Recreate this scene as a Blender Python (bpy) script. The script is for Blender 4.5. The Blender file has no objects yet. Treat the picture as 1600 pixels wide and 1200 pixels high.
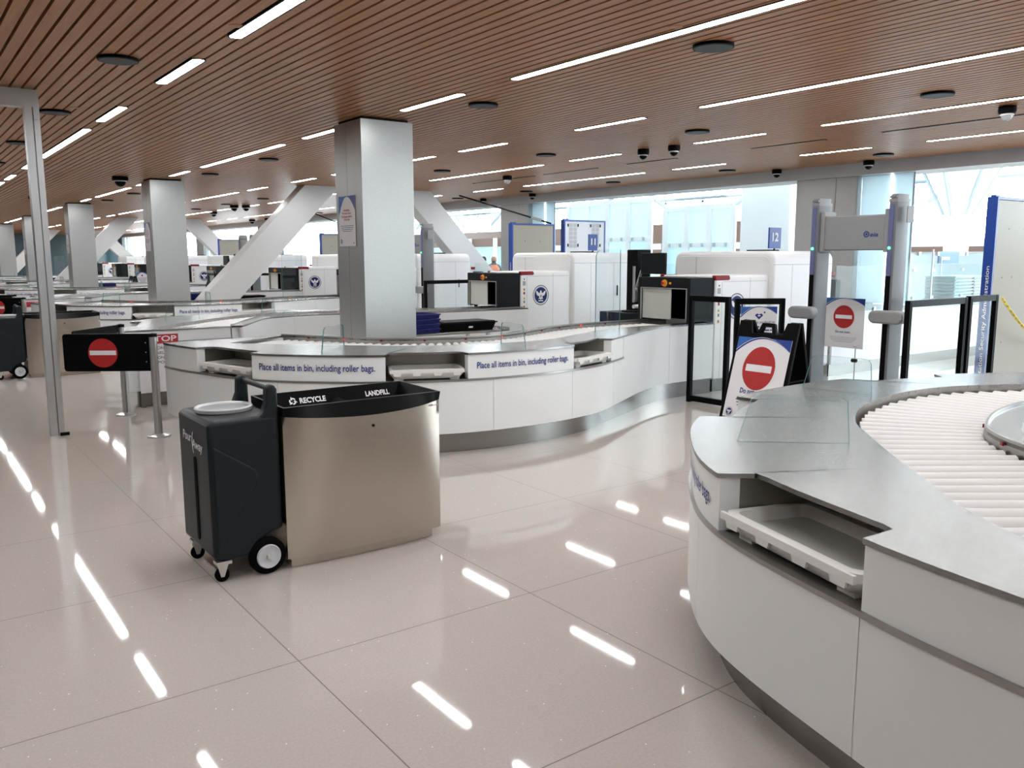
import bpy, bmesh, math, random
from mathutils import Vector, Matrix
random.seed(7)
sc = bpy.context.scene
COL = sc.collection
PI = math.pi

# ---------------------------------------------------------------- camera
EYE = 1.697
F_PX, YAW, PITCH, ROLL = 1329.01, 0.632757, 0.148588, -0.0019078
cam = bpy.data.cameras.new('camera')
cam.sensor_width = 36.0
cam.lens = 36.0 * F_PX / 1600.0
cam.clip_start = 0.05
cam.clip_end = 400
co = bpy.data.objects.new('camera', cam)
COL.objects.link(co)
fwd = Vector((math.sin(YAW) * math.cos(PITCH), math.cos(YAW) * math.cos(PITCH), -math.sin(PITCH)))
rgt = Vector((math.cos(YAW), -math.sin(YAW), 0))
upv = rgt.cross(fwd)
r2 = rgt * math.cos(ROLL) + upv * math.sin(ROLL)
u2 = -rgt * math.sin(ROLL) + upv * math.cos(ROLL)
co.matrix_world = Matrix(((r2.x, u2.x, -fwd.x, 0), (r2.y, u2.y, -fwd.y, 0), (r2.z, u2.z, -fwd.z, EYE), (0, 0, 0, 1)))
sc.camera = co

# ---------------------------------------------------------------- light and exposure
world = bpy.data.worlds.new('sky')
sc.world = world
world.use_nodes = True
bg = world.node_tree.nodes['Background']
bg.inputs[0].default_value = (0.80, 0.93, 1.0, 1)
bg.inputs[1].default_value = 8.5
LAMP = 34.0            # radiance of the linear ceiling lamps
vs = sc.view_settings
vs.view_transform = 'Standard'
vs.look = 'None'
vs.exposure = 0.34
vs.gamma = 1.0
vs.use_curve_mapping = False

# ---------------------------------------------------------------- materials
def newmat(name):
    m = bpy.data.materials.new(name)
    m.use_nodes = True
    nt = m.node_tree
    return m, nt, nt.nodes['Principled BSDF']

def mat(name, col, rough=0.5, metal=0.0, bump=0.0, scale=200.0, vary=0.0, spec=None, stretch=None):
    m, nt, p = newmat(name)
    p.inputs['Base Color'].default_value = (*col, 1)
    p.inputs['Roughness'].default_value = rough
    p.inputs['Metallic'].default_value = metal
    if spec is not None:
        p.inputs['Specular IOR Level'].default_value = spec
    if bump or vary:
        tc = nt.nodes.new('ShaderNodeTexCoord')
        mp = nt.nodes.new('ShaderNodeMapping')
        nz = nt.nodes.new('ShaderNodeTexNoise')
        nt.links.new(tc.outputs['Object'], mp.inputs[0])
        nt.links.new(mp.outputs[0], nz.inputs['Vector'])
        nz.inputs['Scale'].default_value = scale
        nz.inputs['Detail'].default_value = 2
        if stretch:
            mp.inputs['Scale'].default_value = stretch
        if bump:
            b = nt.nodes.new('ShaderNodeBump')
            b.inputs['Strength'].default_value = bump
            b.inputs['Distance'].default_value = 0.002
            nt.links.new(nz.outputs['Fac'], b.inputs['Height'])
            nt.links.new(b.outputs[0], p.inputs['Normal'])
        if vary:
            rp = nt.nodes.new('ShaderNodeValToRGB')
            rp.color_ramp.elements[0].color = (*[c * (1 - vary) for c in col], 1)
            rp.color_ramp.elements[1].color = (*[min(1, c * (1 + vary)) for c in col], 1)
            rp.color_ramp.elements[0].position = 0.3
            rp.color_ramp.elements[1].position = 0.7
            nt.links.new(nz.outputs['Fac'], rp.inputs[0])
            nt.links.new(rp.outputs[0], p.inputs['Base Color'])
    return m

def emit(name, col, s):
    m, nt, p = newmat(name)
    p.inputs['Base Color'].default_value = (*[c * 0.5 for c in col], 1)
    p.inputs['Emission Color'].default_value = (*col, 1)
    p.inputs['Emission Strength'].default_value = s
    return m

def glass(name, tint, refl=1.0):
    m = bpy.data.materials.new(name)
    m.use_nodes = True
    nt = m.node_tree
    for n in list(nt.nodes):
        nt.nodes.remove(n)
    out = nt.nodes.new('ShaderNodeOutputMaterial')
    tr = nt.nodes.new('ShaderNodeBsdfTransparent')
    tr.inputs[0].default_value = (*tint, 1)
    gl = nt.nodes.new('ShaderNodeBsdfGlossy')
    gl.inputs['Roughness'].default_value = 0.02
    lw = nt.nodes.new('ShaderNodeLayerWeight')
    lw.inputs[0].default_value = 0.5
    pw = nt.nodes.new('ShaderNodeMath'); pw.operation = 'POWER'; pw.inputs[1].default_value = 4.0
    ma = nt.nodes.new('ShaderNodeMath'); ma.operation = 'MULTIPLY_ADD'; ma.inputs[1].default_value = 0.45 * refl; ma.inputs[2].default_value = 0.03 * refl
    mx = nt.nodes.new('ShaderNodeMixShader')
    nt.links.new(lw.outputs['Facing'], pw.inputs[0]); nt.links.new(pw.outputs[0], ma.inputs[0])
    nt.links.new(ma.outputs[0], mx.inputs[0])
    nt.links.new(tr.outputs[0], mx.inputs[1])
    nt.links.new(gl.outputs[0], mx.inputs[2])
    nt.links.new(mx.outputs[0], out.inputs[0])
    return m

WHITE = mat('white_laminate', (0.79, 0.80, 0.80), 0.32)
OFFWHITE = mat('scanner_white', (0.82, 0.82, 0.82), 0.38)
STEEL = mat('brushed_steel', (0.60, 0.59, 0.57), 0.26, 0.95, 0.12, 40, 0.05, stretch=(1, 12, 1))
TOPSTEEL = mat('counter_steel', (0.31, 0.31, 0.305), 0.27, 0.97, 0.03, 14, 0.10, stretch=(6, 1, 1))
KICK = mat('kick_steel', (0.27, 0.26, 0.245), 0.25, 0.95, 0.1, 40, 0.06, stretch=(1, 1, 14))
DARKSTEEL = mat('bay_steel', (0.33, 0.31, 0.28), 0.35, 0.85)
RAILSTEEL = mat('rail_steel', (0.36, 0.35, 0.335), 0.28, 0.95)
BINSTEEL = mat('warm_brushed_steel', (0.50, 0.445, 0.385), 0.24, 0.98, 0.15, 60, 0.05, stretch=(1, 1, 16))
COLSTEEL = mat('pebbled_steel', (0.43, 0.435, 0.425), 0.38, 0.8, 0.5, 160, 0.10)
ROLLER = mat('roller_plastic', (0.80, 0.79, 0.78), 0.38)
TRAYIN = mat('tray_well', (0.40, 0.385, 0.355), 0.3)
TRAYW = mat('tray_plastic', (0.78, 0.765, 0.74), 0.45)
BLACK = mat('black_frame', (0.0025, 0.003, 0.0033), 0.35, spec=0.08)
BLACKP = mat('black_plastic', (0.0025, 0.0025, 0.003), 0.5, spec=0.08)
RUBBER = mat('rubber', (0.002, 0.002, 0.0023), 0.7, spec=0.06)
CARTP = mat('cart_plastic', (0.011, 0.016, 0.020), 0.42, 0, 0.1, 300, spec=0.22)
BOWL = mat('funnel_bowl', (0.26, 0.265, 0.27), 0.4)
CARTRIM = mat('cart_rim', (0.62, 0.63, 0.64), 0.4)
WHEELW = mat('wheel_hub', (0.62, 0.63, 0.66), 0.35)
ZINC = mat('zinc', (0.62, 0.61, 0.59), 0.3, 0.9)
ALU = mat('aluminium', (0.50, 0.51, 0.52), 0.33, 0.85)
BRACE = mat('brace_paint', (0.66, 0.655, 0.65), 0.45)
GREYP = mat('detector_grey', (0.165, 0.17, 0.185), 0.42)
GREYP2 = mat('detector_grey_light', (0.25, 0.25, 0.255), 0.45)
STRIPE = mat('indigo_strip', (0.12, 0.13, 0.26), 0.3)
BEIGE = mat('beige_panel', (0.34, 0.32, 0.27), 0.30, spec=0.12)
VENTG = mat('vent_grey', (0.56, 0.57, 0.60), 0.45)
VENTD = mat('vent_mesh', (0.40, 0.40, 0.41), 0.6)
BLUE = mat('scanner_blue', (0.008, 0.045, 0.27), 0.35)
NAVY = mat('navy_plastic', (0.006, 0.011, 0.11), 0.4, spec=0.3)
INK = mat('navy_ink', (0.012, 0.025, 0.20), 0.5)
INKGREY = mat('grey_ink', (0.30, 0.31, 0.36), 0.5)
INKBLACK = mat('black_ink', (0.02, 0.02, 0.02), 0.5)
RED = mat('sign_red', (0.42, 0.013, 0.014), 0.5)
REDINK = mat('red_ink', (0.45, 0.015, 0.03), 0.5)
MIDBLUE = mat('sign_blue', (0.02, 0.12, 0.42), 0.45)
PAPER = mat('sign_white', (0.78, 0.765, 0.775), 0.45)
HOOD = mat('hood_graphite', (0.009, 0.011, 0.013), 0.42, spec=0.15)
CREAM = mat('hood_plate', (0.66, 0.67, 0.60), 0.25, 0.3)
REDLENS = mat('red_lens', (0.25, 0.008, 0.012), 0.2)
ORANGE = mat('orange_button', (0.80, 0.33, 0.02), 0.45)
YELLOW = mat('chain_yellow', (0.80, 0.62, 0.02), 0.4)
DOMEG = mat('dome_clear', (0.45, 0.46, 0.47), 0.1, 0.3)
DISC = mat('ceiling_disc', (0.020, 0.024, 0.027), 0.5, spec=0.3)
DARKGAP = mat('ceiling_void', (0.012, 0.009, 0.007), 0.9)
FASCIA = mat('fascia_grey', (0.60, 0.605, 0.61), 0.5)
WALLP = mat('wall_paint', (0.50, 0.50, 0.49), 0.6)
TEAL = mat('far_glass_wall', (0.05, 0.11, 0.13), 0.15)
ATRW = mat('atrium_white', (0.80, 0.82, 0.83), 0.5)
ATRF = mat('atrium_floor', (0.62, 0.62, 0.62), 0.3)
MULL = mat('mullion', (0.42, 0.52, 0.57), 0.5)
WOODB = mat('wood_band', (0.16, 0.095, 0.07), 0.5)
SLATEB = mat('slate_blue', (0.16, 0.22, 0.34), 0.5)
def frosted(name, col):
    m = bpy.data.materials.new(name); m.use_nodes = True; nt = m.node_tree
    out = nt.nodes['Material Output']; p = nt.nodes['Principled BSDF']; p.inputs['Base Color'].default_value = (*col, 1); p.inputs['Roughness'].default_value = 0.25
    tl = nt.nodes.new('ShaderNodeBsdfTranslucent'); tl.inputs[0].default_value = (*col, 1)
    mx = nt.nodes.new('ShaderNodeMixShader'); mx.inputs[0].default_value = 0.6
    nt.links.new(p.outputs[0], mx.inputs[1]); nt.links.new(tl.outputs[0], mx.inputs[2]); nt.links.new(mx.outputs[0], out.inputs[0])
    return m
FROST = frosted('frosted_panel', (0.70, 0.85, 0.90))
RETURN = frosted('glass_return_tint', (0.78, 0.88, 0.92))
ORV = mat('orange_vest', (0.85, 0.22, 0.10), 0.7)
DARKCL = mat('dark_clothes', (0.05, 0.07, 0.09), 0.8)
SKIN = mat('skin', (0.45, 0.28, 0.20), 0.6)
HAIR = mat('hair', (0.02, 0.016, 0.014), 0.7)
SCREEN = mat('screen_black', (0.012, 0.013, 0.015), 0.12)
GLASS = glass('clear_glass', (0.955, 0.98, 0.976), 1.0)
GLASSB = glass('blue_glass', (0.86, 0.94, 0.96))
GEDGE = mat('glass_edge', (0.09, 0.25, 0.24), 0.12)
LAMPM = emit('lamp_diffuser', (0.955, 0.985, 1.0), LAMP)
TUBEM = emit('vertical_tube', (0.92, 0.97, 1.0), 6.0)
GREENL = emit('green_led', (0.06, 1.0, 0.18), 6.0)
REDL = emit('red_led', (1.0, 0.05, 0.03), 1.6)

def floor_mat():
    m, nt, p = newmat('polished_terrazzo')
    tc = nt.nodes.new('ShaderNodeTexCoord')
    n1 = nt.nodes.new('ShaderNodeTexNoise'); n1.inputs['Scale'].default_value = 90; n1.inputs['Detail'].default_value = 4
    r1 = nt.nodes.new('ShaderNodeValToRGB')
    r1.color_ramp.elements[0].position = 0.3; r1.color_ramp.elements[0].color = (0.490, 0.440, 0.405, 1)
    r1.color_ramp.elements[1].position = 0.7; r1.color_ramp.elements[1].color = (0.545, 0.490, 0.452, 1)
    vo = nt.nodes.new('ShaderNodeTexVoronoi'); vo.inputs['Scale'].default_value = 16
    r2_ = nt.nodes.new('ShaderNodeValToRGB')
    r2_.color_ramp.elements[0].position = 0.045; r2_.color_ramp.elements[0].color = (1, 1, 1, 1)
    r2_.color_ramp.elements[1].position = 0.055; r2_.color_ramp.elements[1].color = (0, 0, 0, 1)
    mx = nt.nodes.new('ShaderNodeMix'); mx.data_type = 'RGBA'
    mx.inputs[7].default_value = (0.95, 0.95, 0.95, 1)
    nt.links.new(tc.outputs['Object'], n1.inputs['Vector'])
    nt.links.new(tc.outputs['Object'], vo.inputs['Vector'])
    nt.links.new(n1.outputs['Fac'], r1.inputs[0])
    nt.links.new(vo.outputs['Distance'], r2_.inputs[0])
    nt.links.new(r2_.outputs[0], mx.inputs[0])
    nt.links.new(r1.outputs[0], mx.inputs[6])
    nt.links.new(mx.outputs[2], p.inputs['Base Color'])
    p.inputs['Roughness'].default_value = 0.04
    p.inputs['IOR'].default_value = 1.5
    return m
FLOORM = floor_mat()
GROUT = mat('grout', (0.16, 0.135, 0.12), 0.5)

def wood_mat():
    m, nt, p = newmat('slat_wood')
    tc = nt.nodes.new('ShaderNodeTexCoord')
    mp = nt.nodes.new('ShaderNodeMapping'); mp.inputs['Scale'].default_value = (30, 0.8, 30)
    n1 = nt.nodes.new('ShaderNodeTexNoise'); n1.inputs['Scale'].default_value = 3; n1.inputs['Detail'].default_value = 5
    r1 = nt.nodes.new('ShaderNodeValToRGB')
    r1.color_ramp.elements[0].position = 0.25; r1.color_ramp.elements[0].color = (0.32, 0.145, 0.062, 1)
    r1.color_ramp.elements[1].position = 0.8; r1.color_ramp.elements[1].color = (0.46, 0.225, 0.105, 1)
    nt.links.new(tc.outputs['Object'], mp.inputs[0]); nt.links.new(mp.outputs[0], n1.inputs['Vector'])
    nt.links.new(n1.outputs['Fac'], r1.inputs[0]); nt.links.new(r1.outputs[0], p.inputs['Base Color'])
    p.inputs['Roughness'].default_value = 0.40
    p.inputs['Specular IOR Level'].default_value = 0.25
    return m
WOOD = wood_mat()

# ---------------------------------------------------------------- helpers
OFF = {}

class MB:
    """collects faces in world coordinates, builds ONE mesh object"""
    def __init__(s):
        s.v = []; s.f = []; s.mi = []; s.sm = []; s.mats = []
    def _m(s, m):
        if m not in s.mats:
            s.mats.append(m)
        return s.mats.index(m)
    def add(s, vs_, fs, m, smooth=False):
        b = len(s.v); k = s._m(m)
        s.v += [tuple(x) for x in vs_]
        for f in fs:
            s.f.append([b + i for i in f]); s.mi.append(k); s.sm.append(smooth)
        return s
    def box(s, x0, x1, y0, y1, z0, z1, m):
        return s.hexa([(x0, y0), (x1, y0), (x1, y1), (x0, y1)], z0, z1, m)
    def hexa(s, q, z0, z1, m):
        return s.prism(q, z0, z1, m)
    def obox(s, c, size, m, rz=0.0, M=None):
        sx, sy, sz = [a / 2 for a in size]
        vv = [Vector((x, y, z)) for z in (-sz, sz) for x, y in ((-sx, -sy), (sx, -sy), (sx, sy), (-sx, sy))]
        R = M if M is not None else Matrix.Rotation(rz, 3, 'Z')
        vv = [R @ a + Vector(c) for a in vv]
        return s.add(vv, [(0, 3, 2, 1), (4, 5, 6, 7), (0, 1, 5, 4), (1, 2, 6, 5), (2, 3, 7, 6), (3, 0, 4, 7)], m)
    def prism(s, poly, z0, z1, m, smooth=False):
        n = len(poly)
        vv = [(x, y, z0) for x, y in poly] + [(x, y, z1) for x, y in poly]
        fs = [tuple(range(n - 1, -1, -1)), tuple(range(n, 2 * n))]
        s.add(vv, fs, m)
        b = len(s.v) - 2 * n; k = s._m(m)
        for i in range(n):
            j = (i + 1) % n
            s.f.append([b + i, b + j, b + n + j, b + n + i]); s.mi.append(k); s.sm.append(smooth)
        return s
    def extr(s, poly3, d, m):
        """solid from a planar 3D polygon pushed along vector d"""
        n = len(poly3); d = Vector(d)
        vv = [Vector(p) for p in poly3] + [Vector(p) + d for p in poly3]
        fs = [tuple(range(n)), tuple(range(2 * n - 1, n - 1, -1))] + [(i, n + i, n + (i + 1) % n, (i + 1) % n) for i in range(n)]
        return s.add(vv, fs, m)
    def band(s, A, B, z0, z1, m, smooth=False, caps=True):
        """solid between two matched 2D curves"""
        n = len(A)
        vv = []
        for a, b in zip(A, B):
            vv += [(a[0], a[1], z0), (a[0], a[1], z1), (b[0], b[1], z1), (b[0], b[1], z0)]
        fs = []; fl = []
        for i in range(n - 1):
            p, q = 4 * i, 4 * i + 4
            fs += [(p, q, q + 1, p + 1), (p + 2, q + 2, q + 3, p + 3)]
            fl += [(p + 1, q + 1, q + 2, p + 2), (p + 3, q + 3, q, p)]
        if caps:
            e = 4 * (n - 1)
            fl += [(0, 1, 2, 3), (e + 3, e + 2, e + 1, e)]
        s.add(vv, fs + fl, m, smooth)
        return s
    def tube(s, pts, r, m, n=10, closed=False, cap=True):
        pts = [Vector(p) for p in pts]; N = len(pts); rings = []
        up = Vector((0, 0, 1))
        for i, p in enumerate(pts):
            if closed:
                t = pts[(i + 1) % N] - pts[i - 1]
            else:
                t = pts[min(i + 1, N - 1)] - pts[max(i - 1, 0)]
            t.normalize()
            a = up if abs(t.z) < 0.95 else Vector((1, 0, 0))
            x = t.cross(a).normalized(); y = x.cross(t)
            rr = r[i] if isinstance(r, (list, tuple)) else r
            rings.append([p + (x * math.cos(2 * PI * k / n) + y * math.sin(2 * PI * k / n)) * rr for k in range(n)])
        vv = [q for R_ in rings for q in R_]
        fs = []
        L = N if closed else N - 1
        for i in range(L):
            a, b = i * n, ((i + 1) % N) * n
            fs += [(a + k, a + (k + 1) % n, b + (k + 1) % n, b + k) for k in range(n)]
        s.add(vv, fs, m, True)
        if cap and not closed:
            s.add(rings[0], [tuple(range(n))], m); s.add(rings[-1], [tuple(range(n - 1, -1, -1))], m)
        return s
    def lathe(s, prof, c, m, n=28, axis='z', smooth=True):
        """prof = [(radius, height)] about an axis through c"""
        vv = []
        for r, h in prof:
            for k in range(n):
                a = 2 * PI * k / n
                q = (r * math.cos(a), r * math.sin(a), h)
                if axis == 'x': q = (q[2], q[0], q[1])
                if axis == 'y': q = (q[0], q[2], q[1])
                vv.append((c[0] + q[0], c[1] + q[1], c[2] + q[2]))
        fs = []
        for i in range(len(prof) - 1):
            for k in range(n):
                fs.append((i * n + k, i * n + (k + 1) % n, (i + 1) * n + (k + 1) % n, (i + 1) * n + k))
        s.add(vv, fs, m, smooth)
        if prof[0][0] > 1e-4: s.add(vv[:n], [tuple(range(n))], m)
        if prof[-1][0] > 1e-4: s.add(vv[-n:], [tuple(range(n))], m)
        return s
    def build(s, name, parent=None, bevel=0.0, seg=2, auto=35):
        off = OFF.get(parent.name, Vector((0, 0, 0))) if parent else Vector((0, 0, 0))
        me = bpy.data.meshes.new(name)
        me.from_pydata([(x - off[0], y - off[1], z - off[2]) for x, y, z in s.v], [], s.f)
        for m in s.mats:
            me.materials.append(m)
        me.polygons.foreach_set('material_index', s.mi)
        me.polygons.foreach_set('use_smooth', [True] * len(s.f) if bevel else s.sm)
        bm = bmesh.new(); bm.from_mesh(me)
        bmesh.ops.remove_doubles(bm, verts=bm.verts, dist=1e-5)
        bmesh.ops.recalc_face_normals(bm, faces=bm.faces)
        bm.to_mesh(me); bm.free()
        me.set_sharp_from_angle(angle=math.radians(auto))
        o = bpy.data.objects.new(name, me)
        COL.objects.link(o)
        if parent:
            o.parent = parent
            OFF[o.name] = off
        if bevel:
            b = o.modifiers.new('edge', 'BEVEL'); b.width = bevel; b.segments = seg
            b.limit_method = 'ANGLE'; b.angle_limit = math.radians(40); b.use_clamp_overlap = True
        return o

def tag(o, label=None, cat=None, group=None, kind=None):
    if label: o['label'] = label
    if cat: o['category'] = cat
    if group: o['group'] = group
    if kind: o['kind'] = kind
    return o

def thing(name, label, cat, loc, group=None):
    o = bpy.data.objects.new(name, None)
    o.empty_display_size = 0.1
    COL.objects.link(o)
    o.location = loc
    OFF[o.name] = Vector(loc)
    return tag(o, label, cat, group)

KIDS = {}
def children(o):
    return [c for c in bpy.data.objects if c.parent == o]

def copy_tree(o, d, label=None, group=None, skip=()):
    """copy a thing with its parts and sub-parts, moved by d"""
    c = o.copy(); COL.objects.link(c)
    c.location = Vector(o.location) + Vector(d)
    OFF[c.name] = OFF.get(o.name, Vector(o.location)) + Vector(d)
    if label: c['label'] = label
    if group: c['group'] = group
    def rec(src, dst):
        for ch in children(src):
            if ch.name.split('.')[0] in skip: continue
            k = ch.copy(); COL.objects.link(k); k.parent = dst
            OFF[k.name] = OFF[c.name]
            rec(ch, k)
    rec(o, c)
    return c

def struct(o):
    o['kind'] = 'structure'
    return o

ORD = ['first', 'second', 'third', 'fourth', 'fifth', 'sixth', 'seventh', 'eighth', 'ninth', 'tenth', 'eleventh', 'twelfth', 'thirteenth']

# ---- 2D curves
def spline(pts, n):
    P = [Vector((p[0], p[1])) for p in pts]
    P = [2 * P[0] - P[1]] + P + [2 * P[-1] - P[-2]]
    raw = []
    for i in range(1, len(P) - 2):
        for k in range(16):
            t = k / 16
            a, b, c, d = P[i - 1], P[i], P[i + 1], P[i + 2]
            raw.append(0.5 * ((2 * b) + (c - a) * t + (2 * a - 5 * b + 4 * c - d) * t * t + (3 * b - a - 3 * c + d) * t ** 3))
    raw.append(P[-2])
    return Curve(raw) if n is None else Curve(Curve(raw).sample(n))

class Curve:
    def __init__(s, pts):
        s.p = [Vector((q[0], q[1])) for q in pts]
        s.s = [0.0]
        for a, b in zip(s.p, s.p[1:]):
            s.s.append(s.s[-1] + (b - a).length)
        s.L = s.s[-1]
    def at(s, d):
        d = min(max(d, 0), s.L)
        lo, hi = 0, len(s.s) - 1
        while hi - lo > 1:
            mid = (lo + hi) // 2
            if s.s[mid] <= d: lo = mid
            else: hi = mid
        f = (d - s.s[lo]) / max(1e-9, s.s[hi] - s.s[lo])
        return s.p[lo].lerp(s.p[hi], f)
    def right(s, d):
        t = (s.at(d + 0.03) - s.at(d - 0.03)).normalized()
        return Vector((t.y, -t.x))
    def sample(s, n):
        return [s.at(s.L * i / n) for i in range(n + 1)]
    def near(s, q):
        q = Vector((q[0], q[1]))
        i = min(range(len(s.p)), key=lambda k: (s.p[k] - q).length)
        return s.s[i]
    def off(s, d, r):
        """point pushed r metres to the right of travel"""
        return s.at(d) + s.right(d) * r

# ---- lettering
_T = {}
def glyphs(txt, bold=0.0, shear=0.0):
    key = (txt, bold, shear)
    if key not in _T:
        cu = bpy.data.curves.new('lettering', 'FONT')
        cu.body = txt; cu.size = 1.0; cu.offset = bold; cu.shear = shear; cu.resolution_u = 3
        ob = bpy.data.objects.new('lettering', cu)
        COL.objects.link(ob)
        dg = bpy.context.evaluated_depsgraph_get()
        me = bpy.data.meshes.new_from_object(ob.evaluated_get(dg))
        vv = [(v.co.x, v.co.y) for v in me.vertices]
        ff = [tuple(p.vertices) for p in me.polygons]
        bpy.data.objects.remove(ob); bpy.data.curves.remove(cu); bpy.data.meshes.remove(me)
        x0 = min(v[0] for v in vv); x1 = max(v[0] for v in vv)
        _T[key] = ([(x - x0, y) for x, y in vv], ff, x1 - x0)
    return _T[key]

class Sheet:
    """draws layered flat shapes on a plane: origin o, right u, up v, outward n"""
    def __init__(s, mb, o, u, v):
        s.mb = mb; s.o = Vector(o); s.u = Vector(u).normalized(); s.vv = Vector(v).normalized()
        s.n = s.u.cross(s.vv)
    def P(s, x, y, h=0.0):
        return s.o + s.u * x + s.vv * y + s.n * h
    def poly(s, pts, m, h):
        s.mb.add([s.P(x, y, h) for x, y in pts], [tuple(range(len(pts)))], m)
    def rect(s, x0, x1, y0, y1, m, h):
        s.poly([(x0, y0), (x1, y0), (x1, y1), (x0, y1)], m, h)
    def slab(s, pts, m, h0, h1):
        s.mb.extr([s.P(x, y, h0) for x, y in pts], s.n * (h1 - h0), m)
    def disc(s, x, y, r, m, h, n=36, ry=None):
        ry = ry or r
        s.poly([(x + r * math.cos(2 * PI * k / n), y + ry * math.sin(2 * PI * k / n)) for k in range(n)], m, h)
    def ring(s, x, y, r0, r1, m, h, n=40):
        vv = []; fs = []
        for k in range(n):
            a = 2 * PI * k / n
            vv += [s.P(x + r0 * math.cos(a), y + r0 * math.sin(a), h), s.P(x + r1 * math.cos(a), y + r1 * math.sin(a), h)]
            j = (k + 1) % n
            fs.append((2 * k, 2 * k + 1, 2 * j + 1, 2 * j))
        s.mb.add(vv, fs, m)
    def text(s, txt, x, y, size, m, h, width=None, align='l', bold=0.0, shear=0.0):
        vv, ff, w = glyphs(txt, bold, shear)
        sx = size if width is None else width / w
        W = w * sx
        dx = x - (W / 2 if align == 'c' else (W if align == 'r' else 0))
        s.mb.add([s.P(dx + a * sx, y + b * size, h) for a, b in vv], ff, m)
    def crest(s, x, y, r):
        """round blue crest with a spread-winged white bird"""
        s.disc(x, y, r, PAPER, 0.002); s.ring(x, y, r * 0.93, r, INKBLACK, 0.003)
        for k in range(30):
            a = 2 * PI * k / 30
            s.rect(x + r * .87 * math.cos(a) - r * .025, x + r * .87 * math.cos(a) + r * .025, y + r * .87 * math.sin(a) - r * .03, y + r * .87 * math.sin(a) + r * .03, INKGREY, 0.003)
        s.disc(x, y, r * 0.80, MIDBLUE, 0.003); s.disc(x, y, r * 0.76, NAVY, 0.004)
        W = [(0, .28), (.10, .30), (.16, .20), (.30, .26), (.46, .42), (.60, .44), (.58, .22), (.50, .04), (.36, -.06), (.22, -.08), (.20, -.22), (.30, -.40), (.12, -.34), (0, -.46)]
        full = W + [(-a, b) for a, b in reversed(W[1:-1])]
        s.poly([(x + a * r, y + b * r) for a, b in full], PAPER, 0.005)
        s.disc(x, y + r * .36, r * .11, PAPER, 0.005, 14)
        s.rect(x - r * .30, x + r * .30, y - r * .60, y - r * .50, PAPER, 0.005)
        s.poly([(x - .13 * r, y + .02 * r), (x + .13 * r, y + .02 * r), (x + .11 * r, y - .18 * r), (x, y - .28 * r), (x - .11 * r, y - .18 * r)], INKGREY, 0.006)
    def notice(s, w, h, arch=0.30, stripe=True):
        """white sheet with blue corners above a wide arch"""
        s.slab([(0, 0), (w, 0), (w, h), (0, h)], PAPER, -0.004, 0.0)
        N = 24; A = []
        for k in range(N + 1):
            t = k / N
            A.append((w * t, h - h * arch * (0.04 + 0.96 * (2 * t - 1) ** 2 * (1.0 if t < .5 else .72))))
        for k in range(N):
            s.poly([A[k], A[k + 1], (A[k + 1][0], h), (A[k][0], h)], MIDBLUE if (k < N * .7) else BLUE, 0.001)
            if stripe:
                th = h * arch * .14 * (1 - k / N)
                a, b = A[k], A[k + 1]
                s.poly([(a[0], a[1]), (b[0], b[1]), (b[0], b[1] + th), (a[0], a[1] + th)], INK, 0.002)
                s.poly([(a[0], a[1] + th), (b[0], b[1] + th), (b[0], b[1] + th * 1.3), (a[0], a[1] + th * 1.3)], PAPER, 0.002)
    def noentry(s, x, y, r, q=1.0):
        s.disc(x, y, r * 1.06 * q, PAPER, 0.002, 36, r * 1.06); s.disc(x, y, r * q, RED, 0.003, 36, r)
        s.rect(x - r * .80 * q, x + r * .80 * q, y - r * .16, y + r * .16, PAPER, 0.004)
    def lines(s, x, y, w, n, gap, th, m=None):
        """small print too fine to read"""
        for i in range(n):
            ww = w * (1.0, .93, .86, .7, .9)[i % 5]; xx = x - ww / 2; j = 0
            while xx < x + ww / 2:
                l = gap * (0.8, 1.3, .55, 1.0, .7)[(j + i) % 5]
                s.rect(xx, min(xx + l, x + ww / 2), y - i * gap, y - i * gap + th, m or INKGREY, 0.001)
                xx += l + gap * .28; j += 1

# ================================================================ SETTING
HC = 3.226
def make_floor():
    mb = MB()
    xs = [1.278 + 1.2395 * k for k in range(-9, 3)] + [4.745 + 1.2395 * k for k in range(0, 36)]
    ys = [2.064 + 1.2175 * k for k in range(-9, 58)]
    g = 0.0026
    for i in range(len(xs) - 1):
        for j in range(len(ys) - 1):
            x0, x1, y0, y1 = xs[i] + g, xs[i + 1] - g, ys[j] + g, ys[j + 1] - g
            mb.add([(x0, y0, 0), (x1, y0, 0), (x1, y1, 0), (x0, y1, 0)], [(0, 1, 2, 3)], FLOORM)
    for x in xs:
        mb.add([(x - g, ys[0], 0), (x + g, ys[0], 0), (x + g, ys[-1], 0), (x - g, ys[-1], 0)], [(0, 1, 2, 3)], GROUT)
    for y in ys:
        for i in range(len(xs) - 1):
            mb.add([(xs[i] + g, y - g, 0), (xs[i + 1] - g, y - g, 0), (xs[i + 1] - g, y + g, 0), (xs[i] + g, y + g, 0)], [(0, 1, 2, 3)], GROUT)
    mb.box(xs[0], xs[-1], ys[0], ys[-1], -0.3, -0.002, GROUT)
    struct(mb.build('floor'))
make_floor()

Y0R, Y1R = -7.2, 66.0
def make_ceiling():
    mb = MB()
    p = 0.1005
    k0 = int((-9.0 - 0.779) / p)
    k1 = int((13.3 - 0.779) / p)
    for k in range(k0, k1):
        x = 0.779 + p * k
        mb.box(x, x + p - 0.021, Y0R, Y1R, HC, HC + 0.045, WOOD)
    mb.box(-9.3, 13.45, Y0R, Y1R, HC + 0.075, HC + 0.12, DARKGAP)
    struct(mb.build('ceiling'))
make_ceiling()

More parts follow.
